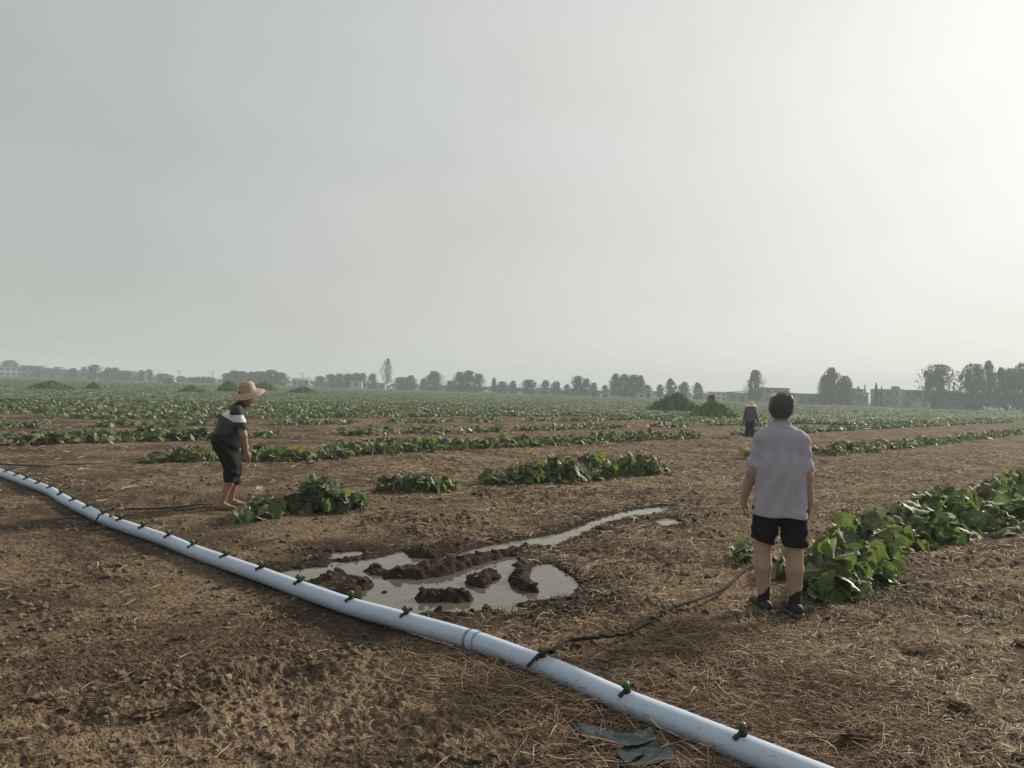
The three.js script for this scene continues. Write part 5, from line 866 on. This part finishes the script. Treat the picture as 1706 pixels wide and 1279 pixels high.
// the man in the lavender polo shirt, seen from behind
{
  const g = G(1292, 1018), az = Math.atan2(g.x, -g.z), t = person('man in lavender polo shirt and black shorts standing with his back turned', [g.x, footY(g.x, g.z) + 0.012, g.z], -az);
  const L = { sh: [-0.130, 1.30, 0], el: [-0.196, 1.055, 0.015], wr: [-0.256, 0.84, -0.045] }, R = { sh: [0.142, 1.295, 0], el: [0.190, 1.05, 0.02], wr: [0.220, 0.83, -0.02] };
  const armL = [cap(L.sh, L.el, 0.058, 0.047), cap(L.el, L.wr, 0.047, 0.032)], armR = [cap(R.sh, R.el, 0.058, 0.047), cap(R.el, R.wr, 0.047, 0.032)];
  const legs = (s, kx, ax, kz, az2) => [cap([s * 0.088 + 0.012, 0.80, 0], [kx, 0.465, -0.01], 0.092, 0.060), cap([kx, 0.465, -0.01], [lerp(kx, ax, 0.35), 0.335, 0.012], 0.060, 0.066), cap([lerp(kx, ax, 0.35), 0.335, 0.012], [ax, 0.085, 0.01], 0.064, 0.039)];
  const lL = legs(-1, -0.108, -0.088, 0, 0), lR = legs(1, 0.122, 0.136, 0, 0);
  const torso = [cap([0.008, 0.86, 0], [0.008, 1.10, 0], 0.140, 0.140, 0.66, 0.05), cap([0.006, 1.10, 0], [0.006, 1.25, 0], 0.135, 0.125, 0.66, 0.05), cap([-0.11, 1.30, 0], [0.12, 1.295, 0], 0.058, 0.058, 1, 0.06), cap([0.003, 1.30, -0.005], [0.0, 1.47, -0.02], 0.068, 0.056, 1, 0.04), cap([-0.065, 0.79, 0.01], [0.085, 0.79, 0.01], 0.100, 0.100, 0.9, 0.05)];
  const all = [...torso, ...armL, ...armR, ...lL, ...lR], [lo, hi] = bounds(all);
  const handL = handCaps(L.wr, [-0.10, -1, -0.22], [0.15, -0.2, -1], [1, -0.1, 0.1], 1.02, 0.85), handR = handCaps(R.wr, [0.02, -1, -0.2], [-0.1, -0.2, -1], [-1, -0.1, 0.1], 0.95, 0.6);
  mesh('body', joined([surfaceNets((x, y, z) => blend(all, x, y, z), lo, hi, 0.011), headGeo([-0.002, 1.535, -0.03], [-0.12, -0.05, -1], 0.95), capsMesh([cap(L.wr, L.wr, 0.026, 0.026), ...handL], 0.0045), capsMesh([cap(R.wr, R.wr, 0.026, 0.026), ...handR], 0.0045)]), skin1, t);
  // polo shirt: boxy, hanging loose from the shoulder blades
  const shT = [cap([0.012, 0.76, 0.010], [0.010, 1.06, 0.010], 0.204, 0.178, 0.80, 0.05), cap([0.010, 1.06, 0.010], [0.006, 1.23, 0.0], 0.174, 0.152, 0.78, 0.06), cap([-0.122, 1.310, 0.0], [0.134, 1.304, 0.0], 0.068, 0.068, 1, 0.09), cap([-0.03, 1.335, -0.008], [0.035, 1.333, -0.008], 0.068, 0.068, 1, 0.09)];
  const slv = (A) => cap(A.sh, [lerp(A.sh[0], A.el[0], 0.82), lerp(A.sh[1], A.el[1], 0.82), A.el[2] * 0.8], 0.062, 0.064, 1, 0.045);
  const sl = slv(L), sr = slv(R);
  const shirt = (x, y, z) => {
    const bk = z > 0 ? 1 : 0.4;
    const fold = bk * (0.011 * Math.sin(x * 46 + 7 * n2(y * 2.2, x * 3) + (1.3 - y) * 5) * sstep(1.32, 1.1, y) * sstep(0.22, 0.04, Math.abs(x)) + 0.012 * n2(x * 12 + 2, y * 2.0 + 7) + 0.010 * n2(x * 26, y * 4 + 3) + 0.005 * Math.abs(n2(x * 9 + y * 7, y * 5 - x * 4)) * sstep(1.0, 0.78, y) + 0.003 * n2((x + y) * 15, (x - y) * 5));
    let b = blend(shT, x, y, z) + fold; const hem = 0.732 + 0.006 * Math.sin(x * 20) - 0.008 * sstep(0, 0.2, x); b = Math.max(b, hem - y);
    const cut = (c) => { const d = dCap(c, x, y, z) + 0.006 * n2(x * 20, y * 14 + z * 12) + 0.004 * Math.sin(y * 60 + x * 30), end = (y - (c.a[1] + c.d[1])) * 0.98 + 0.15 * Math.sign(c.d[0]) * -(x - c.a[0] - c.d[0]); return Math.max(d, -end - 0.018); };
    return smin(smin(b, cut(sl), 0.028), cut(sr), 0.028);
  };
  const lav = cloth(0.40, 0.38, 0.455);
  mesh('shirt', surfaceNets(shirt, [-0.33, 0.70, -0.22], [0.35, 1.46, 0.22], 0.0075), lav, t);
  // turned-down collar
  { const N = 40, M = 7, pos = [], idx = []; for (let s = 0; s < 2; s++) for (let i = 0; i <= N; i++) for (let j = 0; j <= M; j++) { const a = i / N * 2 * Math.PI, f = j / M, open = 1, rr = lerp(0.064, 0.092, f * f) + s * 0.005, y = lerp(1.437, 1.388, f) + 0.010 * Math.sin(a) * 1 - 0.03 * Math.max(0, -Math.sin(a)) + 0.004 * s; pos.push(0.002 + rr * Math.cos(a) * 1.04, y, -0.014 + rr * 0.93 * Math.sin(a)); }
    const o = (N + 1) * (M + 1); for (let s = 0; s < 2; s++) for (let i = 0; i < N; i++) for (let j = 0; j < M; j++) { const a = s * o + i * (M + 1) + j; s ? idx.push(a, a + 1, a + M + 1, a + 1, a + M + 2, a + M + 1) : idx.push(a, a + M + 1, a + 1, a + 1, a + M + 1, a + M + 2); }
    for (let i = 0; i < N; i++) for (const j of [0, M]) { const a = i * (M + 1) + j, b = a + M + 1; idx.push(a, b, a + o, b, b + o, a + o); }
    const m = lav.clone(); m.side = THREE.DoubleSide; mesh('collar', geoOf(pos, idx), m, t); }
  // shorts
  const leg = (s, kx) => cap([s * 0.088 + 0.012, 0.78, 0.004], [lerp(s * 0.09 + 0.012, kx, 0.75) + s * 0.008, 0.53, -0.004], 0.104, 0.094, 1, 0.03);
  const sL = leg(-1, -0.108), sR = leg(1, 0.122), hip = cap([-0.072, 0.79, 0.01], [0.092, 0.79, 0.01], 0.118, 0.118, 0.98, 0.05);
  const shorts = (x, y, z) => { const w = 0.006 * n2(x * 18, y * 9 + z * 7) + 0.006 * Math.sin(y * 50 + x * 40 + 6 * n2(x * 4, y * 4)) * sstep(0.72, 0.6, y); let l = Math.max(dCap(sL, x, y, z) + w, 0.525 - (x + 0.1) * 0.30 - y), r = Math.max(dCap(sR, x, y, z) + w, 0.508 - (x - 0.1) * 0.05 - y); const m = Math.min(l, r); return Math.max(smin(m, Math.max(dCap(hip, x, y, z) + w, 0.64 - y), 0.03), y - 0.80); };
  const black = cloth(0.016, 0.016, 0.015);
  mesh('shorts', surfaceNets(shorts, [-0.25, 0.46, -0.16], [0.28, 0.92, 0.17], 0.0085), black, t);
  // socks and shoes, toes turned out to the left and away
  [[-0.088, 0.010, -0.50, -0.088 - 0.088], [0.136, 0.012, -0.42, 0.136]].forEach(([ax, azz, tw], i) => {
    const fx = Math.sin(tw), fz = -Math.cos(tw), P = (d, y, s = 0) => [ax + fx * d + fz * s * -1, y, azz + fz * d + fx * s];
    mesh('sock', capsMesh([cap([ax, 0.178, azz], [ax, 0.075, azz], 0.046, 0.043, 1, 0.02), cap([ax, 0.075, azz], P(0.06, 0.05), 0.042, 0.038, 1, 0.02)], 0.008), cloth(0.022, 0.024, 0.026), t);
    const up = [cap(P(-0.055, 0.045), P(0.02, 0.055), 0.043, 0.045, 1, 0.03), cap(P(0.02, 0.05), P(0.15, 0.034), 0.046, 0.034, 1, 0.03), cap(P(0.08, 0.035, 0.012), P(0.165, 0.028), 0.036, 0.028, 1, 0.03)];
    const [a, b] = bounds(up); mesh('shoe', surfaceNets((x, y, z) => Math.max(blend(up, x, y, z), 0.012 - y), a, b, 0.008), std(0.014, 0.014, 0.014, 0.7), t);
    mesh('sole', surfaceNets((x, y, z) => Math.max(blend(up, x, clamp(y, 0.035, 0.05), z) - 0.004, y - 0.024, -0.004 - y), a, b, 0.007), std(0.10, 0.10, 0.095, 0.8), t);
  });
  // hair: a cap with a ragged edge and many fine strands
  const hc = [-0.004, 1.545, -0.022];
  const inHair = (x, y, z) => { const dx = x - hc[0], dy = y - hc[1], dz = z - hc[2]; let m = ell([0, 0.012, 0.004], [0.092, 0.104, 0.106], dx, dy, dz); m = smin(m, ell([0.03, 0.060, 0.0], [0.066, 0.056, 0.085], dx, dy, dz), 0.03); m += 0.006 * n2(x * 34, y * 16 + z * 12) + 0.004 * n2(x * 70 + 4, y * 30) ; const line = -0.062 - 0.018 * sstep(-0.02, 0.09, dz) + 0.035 * sstep(0.02, -0.06, dz) + 0.006 * n2(x * 60, z * 40); m = Math.max(m, line - dy); return Math.max(m, -0.075 - dz + Math.max(0, dy) * 0.4 - 0.02); };
  const hairM = new THREE.MeshPhysicalMaterial({ color: rgb(0.060, 0.055, 0.049), roughness: 0.5, sheen: 0.6, sheenRoughness: 0.4, sheenColor: rgb(0.6, 0.5, 0.4) });
  const hair = mesh('hair', surfaceNets(inHair, [hc[0] - 0.13, hc[1] - 0.13, hc[2] - 0.13], [hc[0] + 0.14, hc[1] + 0.15, hc[2] + 0.14], 0.0055), hairM, t);
  { const r = rngOf(404), pos = [], idx = []; let made = 0;
    for (let i = 0; i < 9000 && made < 3600; i++) { const th = r() * 6.283, cz = 2 * r() - 1, sn = Math.sqrt(1 - cz * cz), D = [sn * Math.cos(th), cz, sn * Math.sin(th)]; if (cz < -0.72 || (D[2] < -0.72 && cz < 0.3)) continue;
      let q = 0.06; while (q < 0.16 && inHair(hc[0] + D[0] * q, hc[1] + D[1] * q, hc[2] + D[2] * q) < 0) q += 0.003; if (q <= 0.07) continue; made++;
      const B0 = new THREE.Vector3(hc[0] + D[0] * q, hc[1] + D[1] * q, hc[2] + D[2] * q).addScaledVector(new THREE.Vector3(...D), -0.006), top = sstep(0.2, 0.8, cz), flow = new THREE.Vector3(0.55 * top * (D[0] > -0.3 ? 1 : -0.6) + 0.25 * (r() - 0.5), -0.9 * (1 - top) - 0.05, -0.15 * top + 0.2 * (r() - 0.5)), len = lerp(0.016, 0.040, top) * (0.6 + 0.7 * r()), side = new THREE.Vector3().crossVectors(flow, new THREE.Vector3(...D)).normalize().multiplyScalar(0.0012), k = pos.length / 3;
      for (let s = 0; s <= 3; s++) { const f = s / 3, p = B0.clone().addScaledVector(new THREE.Vector3(...D), len * (0.9 * f - 0.5 * f * f) * (0.45 + 0.9 * r() * top)).addScaledVector(flow, len * f * f * 0.9); const w = 1 - 0.8 * f; pos.push(p.x - side.x * w, p.y - side.y * w, p.z - side.z * w, p.x + side.x * w, p.y + side.y * w, p.z + side.z * w); if (s < 3) { const a = k + s * 2; idx.push(a, a + 1, a + 2, a + 1, a + 3, a + 2); } } }
    const m = hairM.clone(); m.color.setRGB(0.15, 0.138, 0.122); m.side = THREE.DoubleSide; const h = mesh('strands', geoOf(pos, idx), m, hair); h.userData.kind = 'stuff'; }
}
// a woven straw hat: crown and drooping brim with plaited rings
function strawHat(parent, pos, tilt, R, ch, cr, tone, cells = 64) {
  const prof = [[0.0, ch], [cr * 0.45, ch * 0.985], [cr * 0.78, ch * 0.88], [cr * 0.96, ch * 0.62], [cr * 1.06, ch * 0.22], [cr * 1.14, 0.0], [lerp(cr, R, 0.35), -0.012], [lerp(cr, R, 0.7), -0.030], [R, -0.054]], c = new THREE.CatmullRomCurve3(prof.map(([x, y]) => new THREE.Vector3(x, y, 0))), rows = 120, pos_ = [], idx = [], col = [];
  for (let s = 0; s < 2; s++) for (let i = 0; i <= rows; i++) { const p = c.getPoint(i / rows), ring = i / rows * 30; for (let k = 0; k < cells; k++) { const a = k / cells * 2 * Math.PI, w = 1 + 0.02 * n2(a * 1.5 + 3, i * 0.04) * sstep(0.5, 1, i / rows), bump = 0.0022 * Math.abs(Math.sin(ring * Math.PI)), y = p.y - (s ? 0.004 : 0) + bump * (s ? 0 : 1) + 0.012 * Math.sin(a * 2 + 0.8) * sstep(0.55, 1, i / rows); pos_.push((p.x + (s ? -0.003 : bump)) * w * Math.cos(a), y, (p.x + (s ? -0.003 : bump)) * w * Math.sin(a)); const v = 0.85 + 0.25 * n2(ring * 0.9, 5) + 0.25 * n2(a * 18, i * 0.6); col.push(tone[0] * v, tone[1] * v, tone[2] * v); } }
  const o = (rows + 1) * cells; for (let s = 0; s < 2; s++) for (let i = 0; i < rows; i++) for (let k = 0; k < cells; k++) { const a = s * o + i * cells + k, b = s * o + i * cells + (k + 1) % cells; s ? idx.push(a, a + cells, b, b, a + cells, b + cells) : idx.push(a, b, a + cells, b, b + cells, a + cells); }
  for (let k = 0; k < cells; k++) { const a = rows * cells + k, b = rows * cells + (k + 1) % cells; idx.push(a, b, a + o, b, b + o, a + o); }
  const m = mesh('straw_hat', geoOf(pos_, idx, col), new THREE.MeshStandardMaterial({ vertexColors: true, roughness: 0.75, side: THREE.DoubleSide }), parent); m.position.set(...pos); m.rotation.set(...tilt); return m;
}
// the person in the straw hat, stooping to the right
{
  const g = G(372, 849), az = Math.atan2(g.x, -g.z), t = person('stooping person in wide straw hat, dark shirt with white band and black cropped trousers', [g.x, footY(g.x, g.z) + 0.008, g.z], -az);
  const hd = [0.235, 1.395, 0.0];
  const rA = { sh: [0.115, 1.205, 0.155], el: [0.205, 0.925, 0.20], wr: [0.245, 0.715, 0.17] }, lA = { sh: [0.125, 1.20, -0.155], el: [0.19, 0.93, -0.20], wr: [0.215, 0.72, -0.17] };
  const arms = [cap(rA.sh, rA.el, 0.052, 0.044), cap(rA.el, rA.wr, 0.043, 0.028), cap(lA.sh, lA.el, 0.052, 0.044), cap(lA.el, lA.wr, 0.043, 0.028)];
  const legN = [cap([0.005, 0.79, 0.085], [0.10, 0.46, 0.085], 0.10, 0.062), cap([0.10, 0.46, 0.085], [0.055, 0.32, 0.085], 0.058, 0.056), cap([0.055, 0.32, 0.085], [-0.025, 0.075, 0.085], 0.054, 0.034)];
  const legF = [cap([0.02, 0.79, -0.085], [0.125, 0.47, -0.09], 0.10, 0.062), cap([0.125, 0.47, -0.09], [0.12, 0.32, -0.1], 0.058, 0.054), cap([0.12, 0.32, -0.1], [0.085, 0.085, -0.12], 0.052, 0.034)];
  const foot = (x, z, d, y0) => [cap([x - 0.04, y0 + 0.035, z], [x + 0.06, y0 + 0.04, z], 0.032, 0.034, 1, 0.025), cap([x + 0.06, y0 + 0.035, z], [x + 0.155, y0 + 0.02, z + d], 0.034, 0.019, 1, 0.025)];
  const torso = [cap([0.01, 0.83, 0], [0.06, 1.02, 0], 0.122, 0.115, 1.15, 0.06), cap([0.06, 1.02, 0], [0.115, 1.16, 0], 0.112, 0.098, 1.25, 0.06), cap([0.115, 1.20, -0.11], [0.115, 1.20, 0.11], 0.058, 0.058, 1, 0.05), cap([0.14, 1.21, 0], [0.225, 1.35, 0], 0.064, 0.056, 1, 0.04)];
  const all = [...torso, ...arms, ...legN, ...legF, ...foot(-0.03, 0.085, 0.01, 0), ...foot(0.085, -0.12, -0.01, 0.01)], [lo, hi] = bounds(all);
  mesh('body', joined([surfaceNets((x, y, z) => blend(all, x, y, z), lo, hi, 0.012), headGeo(hd, [1, -0.38, 0.12], 0.94), capsMesh([cap(rA.wr, rA.wr, 0.026, 0.026), ...handCaps(rA.wr, [0.22, -1, -0.05], [1, 0.25, -0.2], [-0.1, 0, -1], 0.95, 0.6)], 0.0055), capsMesh([cap(lA.wr, lA.wr, 0.026, 0.026), ...handCaps(lA.wr, [0.3, -1, 0.05], [1, 0.3, 0.2], [-0.1, 0, 1], 0.95, 0.6)], 0.0055)]), skin2, t);
  const ax = [0.49, 0.872], band = (x, y) => x * ax[0] + y * ax[1];
  const shT = [cap([0.0, 0.93, 0], [0.06, 1.05, 0], 0.152, 0.146, 1.12, 0.06), cap([0.06, 1.05, 0], [0.115, 1.165, 0], 0.146, 0.122, 1.22, 0.06), cap([0.11, 1.205, -0.12], [0.11, 1.205, 0.12], 0.076, 0.076, 1, 0.06), cap([0.10, 1.20, 0], [0.175, 1.285, 0], 0.09, 0.068, 1.1, 0.05)];
  const sl = [rA, lA].map((A) => cap(A.sh, [lerp(A.sh[0], A.el[0], 0.74), lerp(A.sh[1], A.el[1], 0.74), lerp(A.sh[2], A.el[2], 0.74)], 0.069, 0.075, 1, 0.04));
  const shirt = (x, y, z) => { const f = 0.009 * n2(x * 11, y * 8 + z * 6) + 0.006 * Math.sin((y * 0.8 - x) * 48 + 5 * n2(y * 5, z * 5)); let b = Math.max(blend(shT, x, y, z) + f, 0.885 - 0.15 * x - y); for (const c of sl) b = smin(b, Math.max(dCap(c, x, y, z) + 0.5 * f, (c.a[1] + c.d[1]) + 0.012 - y - 0.12 * (x - 0.18)), 0.022); return b; };
  mesh('shirt', surfaceNets(shirt, [-0.26, 0.84, -0.34], [0.36, 1.40, 0.34], 0.0085, (x, y, z) => {
    const slv = Math.min(dCap(sl[0], x, y, z), dCap(sl[1], x, y, z)) < 0.012 && Math.abs(z) > 0.15 && y < 1.21, white = slv ? y > 1.085 && y < 1.175 : band(x, y) > 0.988 && band(x, y) < 1.082;
    if (white) return [0.68, 0.67, 0.68]; return !slv && band(x, y) <= 0.988 ? [0.040, 0.055, 0.058] : [0.020, 0.030, 0.031];
  }), new THREE.MeshPhysicalMaterial({ vertexColors: true, roughness: 0.9, sheen: 0.04, sheenColor: rgb(0.8, 0.8, 0.85) }), t);
  mesh('collar', (() => { const g = new THREE.TorusGeometry(0.066, 0.017, 8, 26); g.scale(1, 1, 1.6); g.rotateX(Math.PI / 2); g.rotateZ(-0.55); g.translate(0.172, 1.272, 0); return g; })(), cloth(0.018, 0.026, 0.027), t);
  const pN = [cap([0.0, 0.80, 0.075], [0.082, 0.48, 0.088], 0.128, 0.086, 1, 0.04), cap([0.082, 0.48, 0.088], [0.058, 0.31, 0.088], 0.082, 0.074, 1, 0.04)], pF = [cap([0.01, 0.80, -0.075], [0.118, 0.48, -0.088], 0.128, 0.086, 1, 0.04), cap([0.118, 0.48, -0.088], [0.125, 0.28, -0.1], 0.080, 0.070, 1, 0.04)], hips = [cap([-0.025, 0.83, -0.05], [-0.025, 0.83, 0.05], 0.146, 0.146, 1, 0.05), cap([0.05, 0.84, -0.05], [0.05, 0.84, 0.05], 0.138, 0.138, 1, 0.05), cap([0.005, 0.83, 0], [0.045, 0.98, 0], 0.152, 0.140, 1.1, 0.05)];
  const pants = (x, y, z) => { const f = 0.008 * n2(x * 14, y * 7 + z * 5) + 0.006 * Math.sin(y * 42 + x * 30 + 5 * n2(x * 5, y * 5)); const a = Math.max(blend(pN, x, y, z) + f, 0.335 - y), b = Math.max(blend(pF, x, y, z) + f, 0.285 - y); return Math.max(smin(smin(a, b, 0.012), blend(hips, x, y, z) + f, 0.05), y - 1.0); };
  mesh('trousers', surfaceNets(pants, [-0.24, 0.24, -0.26], [0.28, 1.03, 0.26], 0.010), cloth(0.014, 0.015, 0.015), t);
  for (const [x, z, y0] of [[-0.03, 0.085, 0], [0.085, -0.12, 0.01]]) { const f = foot(x, z, 0.0, y0), [a, b] = bounds(f); mesh('shoe', surfaceNets((X, Y, Z) => Math.max(blend(f, X, clamp(Y, y0 + 0.018, y0 + 0.05), Z) - 0.008, Y - (y0 + 0.030 + 0.02 * sstep(x + 0.02, x - 0.05, X)), y0 - 0.004 - Y), [a[0] - 0.02, y0 - 0.02, a[2] - 0.02], [b[0] + 0.02, b[1], b[2] + 0.02], 0.007), std(0.16, 0.125, 0.095, 0.8), t); mesh('strap', capsMesh([cap([x + 0.05, y0 + 0.058, z - 0.03], [x + 0.065, y0 + 0.066, z], 0.010, 0.010, 1, 0.01), cap([x + 0.065, y0 + 0.066, z], [x + 0.05, y0 + 0.058, z + 0.032], 0.010, 0.010, 1, 0.01)], 0.006), std(0.16, 0.125, 0.095, 0.8), t); }
  { const r = 0.12; mesh('hair', surfaceNets((x, y, z) => Math.max(ell([hd[0] - 0.018, hd[1] + 0.022, 0], [0.096, 0.092, 0.086], x, y, z) + 0.005 * n2(x * 50, y * 40 + z * 30), hd[1] - 0.035 - y - (x - hd[0]) * -0.9, x - hd[0] - 0.055), [hd[0] - r, hd[1] - r, -r], [hd[0] + r, hd[1] + r, r], 0.007), std(0.025, 0.022, 0.02, 0.6), t); }
  strawHat(t, [0.240, 1.474, 0.0], [0.12, 0.3, 0.27], 0.208, 0.118, 0.094, [0.50, 0.385, 0.275]);
}
// the far person with the pale hat
{
  const g = G(1249, 728), az = Math.atan2(g.x, -g.z), t = person('far person with pale straw hat and purple-grey long sleeves standing among vines', [g.x, 0, g.z], -az);
  const y0 = groundH(g.x, g.z), A = (q) => [cap([q * 0.17, 1.16, 0], [q * 0.225, 0.90, 0.02], 0.058, 0.050), cap([q * 0.225, 0.90, 0.02], [q * 0.24 + (q > 0 ? 0.06 : 0), 0.70, -0.05], 0.048, 0.036)];
  const skin = [cap([0.0, 1.20, 0], [0.02, 1.30, -0.05], 0.055, 0.052), cap([-0.10, 0.72, 0], [-0.10, 0.02, 0], 0.07, 0.05), cap([0.09, 0.72, 0], [0.09, 0.02, 0], 0.07, 0.05), ...[-1, 1].flatMap((q) => handCaps([q * 0.24 + (q > 0 ? 0.06 : 0), 0.70, -0.05], [q > 0 ? 0.2 : 0, -1, -0.2], [0, 0, -1], [-q, 0, 0], 0.95, 0.6)), ...[-1, 1].map((q) => cap([q * 0.10, 0.035, 0.04], [q * 0.11, 0.03, -0.12], 0.04, 0.032))];
  const [lo, hi] = bounds(skin); mesh('body', joined([surfaceNets((x, y, z) => blend(skin, x, y, z), lo, hi, 0.012), headGeo([0.02, 1.335, -0.06], [0.1, -0.5, -1], 0.9)]), skin2, t);
  const sh = [cap([0, 0.78, 0], [0, 1.05, 0], 0.20, 0.185, 0.65, 0.05), cap([0, 1.05, 0], [0, 1.14, 0], 0.185, 0.15, 0.7, 0.06), cap([-0.14, 1.18, 0], [0.14, 1.18, 0], 0.065, 0.065, 1, 0.08), cap([0, 1.2, 0], [0.01, 1.25, -0.02], 0.07, 0.062, 1, 0.04), ...A(-1), ...A(1)];
  mesh('shirt', surfaceNets((x, y, z) => Math.max(blend(sh, x, y, z) + 0.012 * n2(x * 9, y * 6), 0.66 - y), [-0.36, 0.62, -0.22], [0.40, 1.34, 0.22], 0.013), cloth(0.155, 0.125, 0.19), t);
  const tr = [cap([-0.085, 0.72, 0], [-0.10, 0.05, 0], 0.105, 0.075, 1, 0.02), cap([0.085, 0.72, 0], [0.09, 0.05, 0], 0.105, 0.075, 1, 0.02)]; mesh('trousers', surfaceNets((x, y, z) => Math.max(blend(tr, x, y, z) + 0.01 * n2(x * 12, y * 8), 0.05 - y), [-0.23, 0.0, -0.15], [0.23, 0.84, 0.15], 0.013), cloth(0.035, 0.038, 0.045), t);
  strawHat(t, [0.02, 1.37, -0.05], [0.12, 0, -0.06], 0.235, 0.12, 0.10, [0.85, 0.76, 0.58], 40);
  t.position.y = y0;
}
// ---------------------------------------------------------------- shadows everywhere, then draw
scene.traverse((o) => { if (o.isMesh) { o.castShadow = true; o.receiveShadow = true; } });
camera.aspect = 4 / 3; camera.updateProjectionMatrix();
renderer.render(scene, camera);
